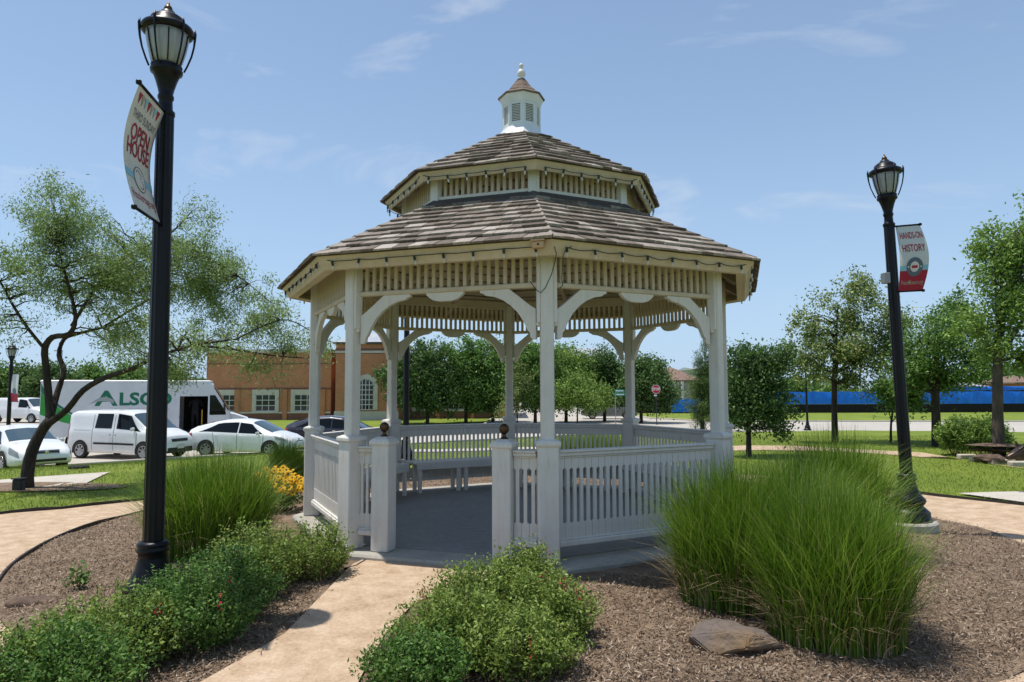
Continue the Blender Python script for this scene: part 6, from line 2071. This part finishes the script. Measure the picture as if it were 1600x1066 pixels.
def round_tree(name, label, px, py, Yextra, crown, size, leaf, clumps, per, trunk_r=0.1, bark='bark', group='garden trees', clump_r=0.4, base=None, top=None, **kw):
    """crown: list of (px, py, rx, rz) in photograph pixels at the tree's own distance"""
    B = base if base is not None else gp(px, py)
    Y = B.y
    bl = [blob_px(B, c[0], c[1], Y + (c[4] if len(c) > 4 else 0), c[2], c[3]) for c in crown]
    zt = max(b[2] for b in bl)
    cxm = sum(b[0] for b in bl) / len(bl)
    lean = [(0, 0, -0.1, trunk_r * 1.25), (0.01, 0, zt * 0.18, trunk_r), (cxm * 0.15, 0, zt * 0.42, trunk_r * 0.85), (cxm * 0.4, 0.02, zt * 0.62, trunk_r * 0.5), (cxm * 0.6, 0, zt * 0.82, trunk_r * 0.15)]
    stems = [lean]
    for b in bl[:6]:
        t = 0.45 + 0.1 * random.random()
        stems.append([(cxm * 0.2, 0, zt * 0.40, trunk_r * 0.5), (b[0] * 0.4 + cxm * .1, b[1] * 0.4, zt * 0.40 + (b[2] - zt * 0.40) * 0.45, trunk_r * 0.32), (b[0] * 0.72, b[1] * 0.72, zt * 0.40 + (b[2] - zt * 0.40) * 0.85, trunk_r * 0.10)])
    return tree(name, label, B, stems, bl, clumps, per, size, leaf, bark, clump_r=clump_r, group=group, **kw)

# right-hand garden trees
round_tree('pear_tree', 'loose round tree with pale seed clusters right of the gazebo', 1305, 692, 0, [(1300, 550, 70, 58), (1330, 490, 65, 45), (1250, 565, 45, 45), (1375, 550, 55, 50), (1340, 450, 35, 28), (1400, 510, 40, 55), (1262, 510, 34, 30), (1330, 594, 75, 18), (1325, 425, 8, 22), (1372, 440, 9, 24), (1225, 560, 20, 30)],
           0.10, 'l_pod', 190, 105, 0.085, clump_r=0.27, aspect=0.55)
round_tree('oak_tree', 'dark leaved tree with a straight black trunk right of the right lamp', 1464, 698, 0, [(1470, 540, 70, 60), (1500, 490, 50, 40), (1430, 570, 50, 40), (1530, 560, 50, 38), (1470, 590, 75, 18), (1400, 600, 40, 22)],
           0.10, 'l_mid', 170, 120, 0.12, clump_r=0.28)
round_tree('elm_tree', 'large bright leaved tree at the right edge growing from the stone planter', 1577, 712, 0, [(1585, 400, 60, 70), (1560, 470, 60, 60), (1620, 480, 70, 90), (1530, 520, 45, 35), (1600, 560, 65, 40), (1555, 385, 34, 34), (1650, 400, 60, 80), (1640, 330, 45, 50), (1535, 400, 18, 16)],
           0.10, 'l_bright', 230, 110, 0.115, clump_r=0.26, bark='bark2', base=Vector((pl.x + 0.28, pl.y + 0.35, pl.z + 0.0)))
round_tree('holly_tree', 'dense dark multi stemmed tree just right of the gazebo', 1170, 714, 0, [(1180, 610, 46, 65), (1160, 570, 30, 40), (1205, 570, 30, 45), (1150, 640, 30, 45), (1215, 640, 32, 45), (1165, 545, 16, 22)],
           0.085, 'l_dark', 210, 110, 0.06, clump_r=0.22, aspect=0.5)
round_tree('myrtle_tree', 'slender multi stemmed small tree between lamp and pear tree', 1392, 694, 0, [(1400, 622, 26, 12), (1380, 610, 20, 12), (1428, 620, 18, 16)], 0.10, 'l_mid', 70, 60, 0.035, clump_r=0.3)
# juniper: dense upright cone
B = gp(1098, 674)
Yj = B.y
bl = [blob_px(B, 1098, 640, Yj, 30, 34), blob_px(B, 1100, 600, Yj, 26, 40), blob_px(B, 1104, 560, Yj, 17, 35), blob_px(B, 1108, 525, Yj, 8, 26), blob_px(B, 1090, 565, Yj, 8, 20), blob_px(B, 1120, 580, Yj, 12, 35)]
tree('juniper_tree', 'upright dark green juniper behind the right gazebo post', B, [[(0, 0, -0.1, 0.14), (0, 0, 1.5, 0.1), (0.2, 0, 3.5, 0.05), (0.25, 0, 4.6, 0.02)]], bl, 300, 90, 0.13, 'l_jun', clump_r=0.26, aspect=0.22, up=-0.3, droop=-0.8, group='garden trees')
# crape myrtle and thin shrub behind the gazebo
round_tree('crape_myrtle', 'small bright multi stemmed tree seen through the gazebo', 902, 664, 0, [(905, 620, 42, 24), (880, 612, 24, 18), (935, 622, 28, 20), (905, 600, 26, 12)], 0.17, 'l_bright', 170, 70, 0.06, clump_r=0.5, group='trees across the road', aspect=0.55)
round_tree('thin_shrub_tree', 'sparse grey green young tree seen left of the near gazebo post', 808, 664, 0, [(800, 620, 20, 28), (815, 590, 18, 30), (790, 640, 18, 16)], 0.14, 'l_pod', 70, 55, 0.05, clump_r=0.45, group='trees across the road')
# row of street trees in front of the building
row = [('dark green street tree by the arched window', 668, 664, [(640, 590, 42, 45), (668, 560, 30, 32), (620, 600, 25, 35), (690, 600, 30, 45)], 'l_dark'),
       ('mid green street tree second from the brick tower', 728, 662, [(715, 580, 38, 45), (735, 555, 30, 28), (745, 600, 30, 35)], 'l_mid'),
       ('mid green street tree third from the brick tower', 770, 660, [(765, 580, 32, 45), (780, 560, 22, 25), (755, 610, 26, 25)], 'l_mid'),
       ('mid green street tree behind the near gazebo post', 836, 659, [(830, 580, 32, 42), (850, 570, 30, 35), (822, 610, 30, 25)], 'l_mid'),
       ('bright green street tree right of the near gazebo post', 884, 656, [(880, 575, 38, 34), (895, 600, 38, 30), (860, 590, 26, 30)], 'l_bright'),
       ('dark street tree left of the rear right gazebo post', 944, 655, [(940, 580, 34, 36), (960, 595, 26, 30), (925, 600, 26, 28)], 'l_dark'),
       ('dark green street tree beside the stop sign', 1001, 655, [(1010, 595, 34, 34), (1000, 580, 24, 22), (1035, 610, 22, 24)], 'l_dark')]
for k, (lab, px, py, cr, lf) in enumerate(row):
    p = at_depth(px, 609, 54.0 + 1.5 * (k % 3))
    cr = [(c[0], c[1] + 4, c[2] * 1.22, c[3] * 1.12) for c in cr] + [(px + random.uniform(-22, 22), 622, 34, 16)]
    round_tree('street_tree', lab, px, py, 0, cr, 0.22, lf, 190, 135, 0.13, group='trees across the road', clump_r=0.55, base=Vector((p.x, p.y, -1.0)), aspect=0.55)
# far trees: left behind the trucks, and beyond the fences
farl = [(-20, 70, 612, 'first far tree at the left edge behind the vans', 'l_mid'), (30, 72, 600, 'far tree above the white cargo van', 'l_dark'), (85, 70, 598, 'far tree behind the fork of the leaning tree', 'l_dark'),
        (140, 74, 600, 'far tree above the delivery truck lettering', 'l_mid'), (200, 72, 598, 'far tree behind the left lamp shaft', 'l_mid'), (262, 70, 600, 'far tree above the truck cab', 'l_dark')]
for k, (px, Yf, pyc, lab, lf) in enumerate(farl):
    p = at_depth(px, 609, Yf)
    round_tree('far_tree', lab, px, 655, 0, [(px, 600, 34, 26), (px - 20, 608, 24, 22), (px + 22, 606, 24, 24), (px + 3, 585, 22, 16)], 0.34, lf, 130, 50, 0.16, group='trees far away', clump_r=0.9, base=Vector((p.x, p.y, -1.0)), aspect=0.6)
hz_ = [(1135, 120, 'l_dark', 'hazy tree far behind the juniper'), (1440, 110, 'l_dark', 'far tree behind the right lamp shaft'), (1490, 112, 'l_mid', 'far tree left of the low white building'), (1062, 100, 'l_dark', 'far tree in front of the tan house'), (1085, 98, 'l_mid', 'far tree at the right corner of the tan house'), (1240, 125, 'l_mid', 'far tree on the horizon above the blue tarp')]
for px, Yf, lf, lab in hz_:
    p = at_depth(px, 609, Yf)
    round_tree('far_tree', lab, px, 640, 0, [(px, 605, 17, 12), (px - 9, 612, 11, 9), (px + 10, 611, 11, 10)], 0.42, lf, 70, 45, 0.16, group='trees far away', clump_r=0.9, base=Vector((p.x, p.y, -1.0)), aspect=0.6)
# distant belt of woodland that closes the horizon
n = 9000
ang = RNG.uniform(-1.25, 1.25, n)
dist = RNG.uniform(210, 330, n)
hgt = (4.5 + 2.5 * np.sin(ang * 23) + 1.5 * np.sin(ang * 61 + 1)) * np.sqrt(RNG.uniform(0, 1, n))
cw = np.stack([dist * np.sin(ang), dist * np.cos(ang), -1.0 + hgt], 1)
v, q = leaves(cw, 3.2, 0.75, 0.3)
tag(np_mesh('far_woodland', v, q, 'l_dark'), 'distant belt of trees along the horizon', 'woodland', kind='stuff')

# ---- leafy shrubs (salvia): upright stems with paired leaves, a few red flower spikes
def shrub(name, label, x, y, rx, ry, h, stems, leaf, group, flowers=0, size=0.028, cat='shrub', per=46, lean=(0, 0)):
    z = gz(x, y) + 0.02
    root = empty(name, (x, y, z))
    tag(root, label, cat, group)
    tw = MB()
    C, D = [], []
    fl = []
    for s in range(stems):
        a = RNG.uniform(0, 2 * math.pi)
        r = math.sqrt(RNG.uniform(0, 1))
        ex, ey = rx * r * math.cos(a), ry * r * math.sin(a)
        bx, by = ex * 0.55, ey * 0.55
        hh = h * (1 - 0.45 * r ** 2.2) * RNG.uniform(0.68, 1.12)
        tip = np.array([ex + lean[0] * hh + RNG.normal() * 0.03, ey + lean[1] * hh + RNG.normal() * 0.03, hh])
        b0 = np.array([bx, by, 0.0])
        m1 = (b0 + tip) / 2 + np.array([(ex - bx) * 0.15, (ey - by) * 0.15, hh * 0.08])
        if s % 3 == 0:
            tw.tube([tuple(b0), tuple(m1), tuple(tip)], [0.004, 0.003, 0.0015], 4)
        ts = RNG.uniform(0.18, 1.0, per) ** 0.8
        P = (1 - ts)[:, None] ** 2 * b0 + 2 * ((1 - ts) * ts)[:, None] * m1 + (ts ** 2)[:, None] * tip
        out = np.stack([RNG.normal(size=per), RNG.normal(size=per), RNG.uniform(0.0, 0.9, per)], 1)
        P = P + RNG.normal(size=P.shape) * 0.018
        C.append(P); D.append(unit(out))
        if flowers and s < flowers:
            fl.append(tip)
    v, q = leaves(np.concatenate(C), size, 0.46, 0.4, dirs=np.concatenate(D))
    np_mesh('foliage', v, q, leaf, root)
    tw.build('stems', 'stem', root, fix=False)
    for f in fl:
        k = 9
        c = f + np.stack([RNG.normal(size=k) * 0.010, RNG.normal(size=k) * 0.010, np.linspace(0, 0.09, k)], 1)
        v, q = leaves(c, 0.020, 0.6, 0.2)
        tag(np_mesh('red_flower', v, q, 'petal_r', root), kind='stuff')
    return root
hedge = [(-1.66, 5.82, 0.32, 0.34, 0.50, 'salvia bush at the slab end of the left hedge', 120, 'l_salv', 0), (-1.98, 5.40, 0.42, 0.38, 0.56, 'salvia bush second from the slab in the left hedge', 150, 'l_salv', 1),
         (-2.02, 4.86, 0.42, 0.38, 0.50, 'salvia bush in the middle of the left hedge beside the lamp base', 160, 'l_salv2', 0), (-2.02, 4.36, 0.44, 0.36, 0.50, 'salvia bush with two red blooms in front of the left lamp', 170, 'l_salv2', 2),
         (-2.32, 4.05, 0.40, 0.34, 0.47, 'salvia bush near the front of the left hedge', 170, 'l_salv', 1), (-2.50, 3.72, 0.30, 0.34, 0.42, 'salvia bush at the left front end of the hedge', 160, 'l_salv', 0), (-2.30, 3.55, 0.46, 0.34, 0.44, 'lowest salvia bush at the bottom edge beside the entry path', 170, 'l_salv2', 0)]
for x, y, rx, ry, h, lab, ns_, lf, f_ in hedge:
    shrub('salvia_shrub', lab, x, y, rx * 0.96, ry * 0.96, h * 0.98, int(ns_ * 1.45), lf, 'salvia bushes lining the entry path', f_)
front = [(0.10, 5.18, 0.30, 0.26, 0.48, 'salvia bush with red spikes in front of the near gazebo post', 90, 'l_salv', 3), (-0.18, 4.70, 0.48, 0.36, 0.46, 'broad salvia bush in the middle right of the entry path', 170, 'l_salv', 1),
         (0.22, 4.55, 0.36, 0.32, 0.42, 'salvia bush with red blooms beside the mulch on the right', 130, 'l_salv', 3), (-0.30, 4.15, 0.46, 0.34, 0.44, 'salvia bush at the bottom centre beside the path', 170, 'l_salv', 1), (0.05, 4.00, 0.36, 0.30, 0.40, 'salvia bush at the bottom beside the edging stone', 130, 'l_salv', 1),
         (-0.52, 3.80, 0.32, 0.26, 0.34, 'low salvia bush at the bottom edge with an orange leaf', 110, 'l_salv2', 0)]
for x, y, rx, ry, h, lab, ns_, lf, f_ in front:
    shrub('salvia_shrub', lab, x, y, rx * 0.96, ry * 0.96, h * 0.98, int(ns_ * 1.45), lf, 'salvia bushes right of the entry path', f_)
# seedling sprig in the mulch on the left
p = gp(125, 930)
shrub('weed', 'small sprig of green growing in the left mulch', p.x, p.y, 0.06, 0.05, 0.22, 14, 'l_salv2', None, 0, 0.05, 'plant', 8)
# shrub by the stone planter on the right
for px, py, rx, h, lab in ((1502, 712, 0.60, 0.95, 'leafy green shrub left of the stone planter'), (1545, 713, 0.55, 0.95, 'leafy green shrub growing against the stone planter')):
    p = gp(px, py)
    shrub('garden_shrub', lab, p.x, p.y, rx, 0.5, h, 230, 'l_bright', 'shrubs by the stone planter', 0, 0.07)

# ---- ornamental grasses
def grass_clump(name, label, x, y, r, h, n, spread=0.5, group='clumps of ornamental grass', dry=0.12, width=0.0078):
    z = gz(x, y) + 0.02
    root = empty(name, (x, y, z))
    tag(root, label, 'ornamental grass', group)
    for part, cnt, mat, hs in (('blades', int(n * (1 - dry)), 'grass', 1.0), ('dry_blades', int(n * dry), 'grass_dry', 0.5)):
        a = RNG.uniform(0, 2 * math.pi, cnt)
        rr = r * np.sqrt(RNG.uniform(0, 1, cnt))
        b = np.stack([rr * np.cos(a), rr * np.sin(a), np.zeros(cnt)], 1)
        az = a + RNG.normal(size=cnt) * 1.25
        L = h * hs * (RNG.uniform(0.40, 1.12, cnt) if part == 'blades' else RNG.uniform(0.3, 1.3, cnt)) * (1 - 0.22 * (rr / r) ** 2)
        out = spread * RNG.uniform(0.1, 1.25, cnt) ** 1.3 * (0.45 + 0.75 * rr / r)
        if part != 'blades':
            out = out * 1.6 + 0.25
        d = np.stack([np.cos(az), np.sin(az)], 1)
        seg = 5
        ts = np.linspace(0, 1, seg + 1)
        side = np.stack([-np.sin(az), np.cos(az), np.zeros(cnt)], 1)
        tw_ = RNG.uniform(-1, 1, cnt)
        side[:, 0] += d[:, 0] * tw_; side[:, 1] += d[:, 1] * tw_
        side = unit(side)
        V = np.zeros((cnt, seg + 1, 2, 3))
        w0 = width * RNG.uniform(0.6, 1.3, cnt)
        curl = RNG.uniform(1.6, 3.2, cnt)
        for i, t in enumerate(ts):
            horiz = out * L * t ** curl
            zz = L * (t - 0.30 * out * t ** 3.0)
            c = b + np.stack([d[:, 0] * horiz, d[:, 1] * horiz, zz], 1)
            w = w0 * (1 - t) ** 0.6 + 0.0006
            V[:, i, 0] = c - side * w[:, None] * 0.5
            V[:, i, 1] = c + side * w[:, None] * 0.5
        idx = np.arange(cnt * (seg + 1) * 2).reshape(cnt, seg + 1, 2)
        q = np.stack([idx[:, :-1, 0], idx[:, :-1, 1], idx[:, 1:, 1], idx[:, 1:, 0]], -1).reshape(-1, 4)
        np_mesh(part, V.reshape(-1, 3), q, mat, root)
    return root
grass_clump('ornamental_grass_clump', 'large clump of green grass at the right in front of the gazebo railing', 1.68, 5.22, 0.42, 1.10, 9500, 0.42, dry=0.14)
grass_clump('ornamental_grass_clump', 'nearest clump of tall green grass beside the boulder', 2.08, 4.55, 0.41, 1.02, 10500, 0.38, dry=0.16)
grass_clump('ornamental_grass_clump', 'tall grass clump between the front clumps and the right lamp', 2.20, 5.35, 0.40, 1.12, 7000, 0.42)
grass_clump('ornamental_grass_clump', 'dark green grass clump left of the right lamp base', 3.22, 6.9, 0.44, 1.25, 6500, 0.5)
grass_clump('ornamental_grass_clump', 'broad grass clump right behind the left lamp', -2.92, 6.75, 0.50, 1.04, 8500, 0.5)
grass_clump('ornamental_grass_clump', 'small grass clump behind the yellow flowers', -3.80, 11.6, 0.26, 0.86, 3200, 0.36)
for k, (px, lab) in enumerate(((890, 'left of three grass clumps behind the back railing'), (925, 'middle of three grass clumps behind the back railing'), (958, 'right of three grass clumps behind the back railing'))):
    p = at_depth(px, 700, 12.6 + 0.2 * k)
    grass_clump('ornamental_grass_clump', lab, p.x, p.y, 0.30, 0.95, 2200, 0.45)

# ---- black-eyed susans
x, y = -3.05, 8.95
root = shrub('coneflower_plant', 'patch of yellow flowers with dark centres beside the gazebo left corner', x, y, 0.36, 0.30, 0.50, 110, 'l_salv2', None, 0, 0.05, 'flowers', 20)
pet, cen = [], MB()
for k in range(120):
    a = RNG.uniform(0, 2 * math.pi)
    r = math.sqrt(RNG.uniform(0, 1))
    c = np.array([0.38 * r * math.cos(a), 0.32 * r * math.sin(a), 0.50 * (1 - 0.3 * r * r) + RNG.uniform(-0.10, 0.10)])
    n = np.array([RNG.normal() * 0.4 + 0.1, -0.55 + RNG.normal() * 0.4, 0.8]); n /= np.linalg.norm(n)
    u = np.cross(n, [0.3, 0.2, 0.9]); u /= np.linalg.norm(u)
    w = np.cross(n, u)
    fm = MB()
    for j in range(9):
        t = 2 * math.pi * j / 9
        d = u * math.cos(t) + w * math.sin(t)
        s = np.cross(n, d)
        tip = c + d * 0.052 - n * 0.008
        mid = c + d * 0.03
        fm.add([tuple(c + d * 0.005), tuple(mid + s * 0.011), tuple(tip), tuple(mid - s * 0.011)], [(0, 1, 2, 3)])
    fo = fm.build('flower', 'petal_y', root, fix=False)
    cm = MB(); cm.lathe([(0.011, 0.0), (0.010, 0.008), (0.003, 0.013)], 7, Matrix.Translation(c) @ Vector(n).to_track_quat('Z', 'Y').to_matrix().to_4x4())
    cm.build('flower_centre', 'flower_c', fo)

# ---- loose mulch chips and lawn blades close enough to be seen
def scatter_ok_bed(x, y):
    r = np.hypot(x - GC.x, y - GC.y)
    a = np.degrees(np.arctan2(y - GC.y, x - GC.x))
    inner = np.interp(a, IN_PHI, IN_R)
    ok = (r < inner - 0.03) & (r > 2.86)
    xl = np.interp(y, [2.4, 3.2, 3.85, 4.5, 5.3, 6.2], [-2.1, -1.9, -1.68, -1.46, -1.43, -1.42])
    xr = np.interp(y, [2.4, 3.2, 3.85, 4.5, 5.05, 5.55, 5.72], [-0.7, -0.8, -0.84, -0.82, -0.72, -0.42, -0.20])
    return ok & ~((x > xl - 0.03) & (x < xr + 0.03) & (y < 6.5))
n = 330000
x = RNG.uniform(-6, 6.4, n)
y = 3.4 + (13.5 - 3.4) * RNG.uniform(0, 1, n) ** 2.0
k = scatter_ok_bed(x + RNG.normal(size=n) * 0.05, y + RNG.normal(size=n) * 0.05) & (np.hypot(x - GC.x, y - GC.y) > 2.9)
x, y = x[k], y[k]
n = len(x)
rr_ = np.hypot(x - GC.x, y - GC.y)
z = ground_z(x, y) + 0.022 + 0.03 * np.clip((5.2 - rr_) / 0.5, 0, 1) + 0.012 * np.sin(5 * x + 1) * np.sin(4.3 * y) + RNG.uniform(0.002, 0.014, n)
d = RNG.normal(size=(n, 3)); d[:, 2] *= 0.22
v, q = leaves(np.stack([x, y, z], 1), 0.036, 0.22, 1.0, dirs=unit(d), fold=0.1)
tag(np_mesh('mulch_chips', v, q, 'chip'), 'loose shredded bark chips over the beds', 'mulch', kind='stuff')
n = 150000
x = RNG.uniform(-16, 16, n)
y = 8 + 16 * RNG.uniform(0, 1, n) ** 1.5
r = np.hypot(x - GC.x, y - GC.y)
a = np.degrees(np.arctan2(y - GC.y, x - GC.x))
k = (r > np.interp(a, OUT_PHI, OUT_R) + 0.02) & (np.abs(x / np.maximum(y, 1)) < 0.85)
x, y = x[k], y[k]
def in_poly(px_, py_, poly):
    ins = np.zeros(len(px_), bool)
    j = len(poly) - 1
    for i in range(len(poly)):
        xi, yi = poly[i]; xj, yj = poly[j]
        c = ((yi > py_) != (yj > py_)) & (px_ < (xj - xi) * (py_ - yi) / (yj - yi + 1e-12) + xi)
        ins ^= c
        j = i
    return ins
for poly in ([(p.x, p.y) for p in w1], [(p.x, p.y) for p in w2], [(p.x, p.y) for p in w3], dn + up[::-1]):
    kk = ~in_poly(x, y, poly)
    x, y = x[kk], y[kk]
n = len(x)
d = np.stack([RNG.normal(size=n) * 0.5, RNG.normal(size=n) * 0.5, np.ones(n)], 1)
v, q = leaves(np.stack([x, y, ground_z(x, y)], 1), 0.055, 0.16, 0.0, dirs=unit(d) * 2)
tag(np_mesh('lawn_grass', v, q, 'blade'), 'short mown lawn grass around the garden', 'grass', kind='stuff')
# gravel grains on the granite paths
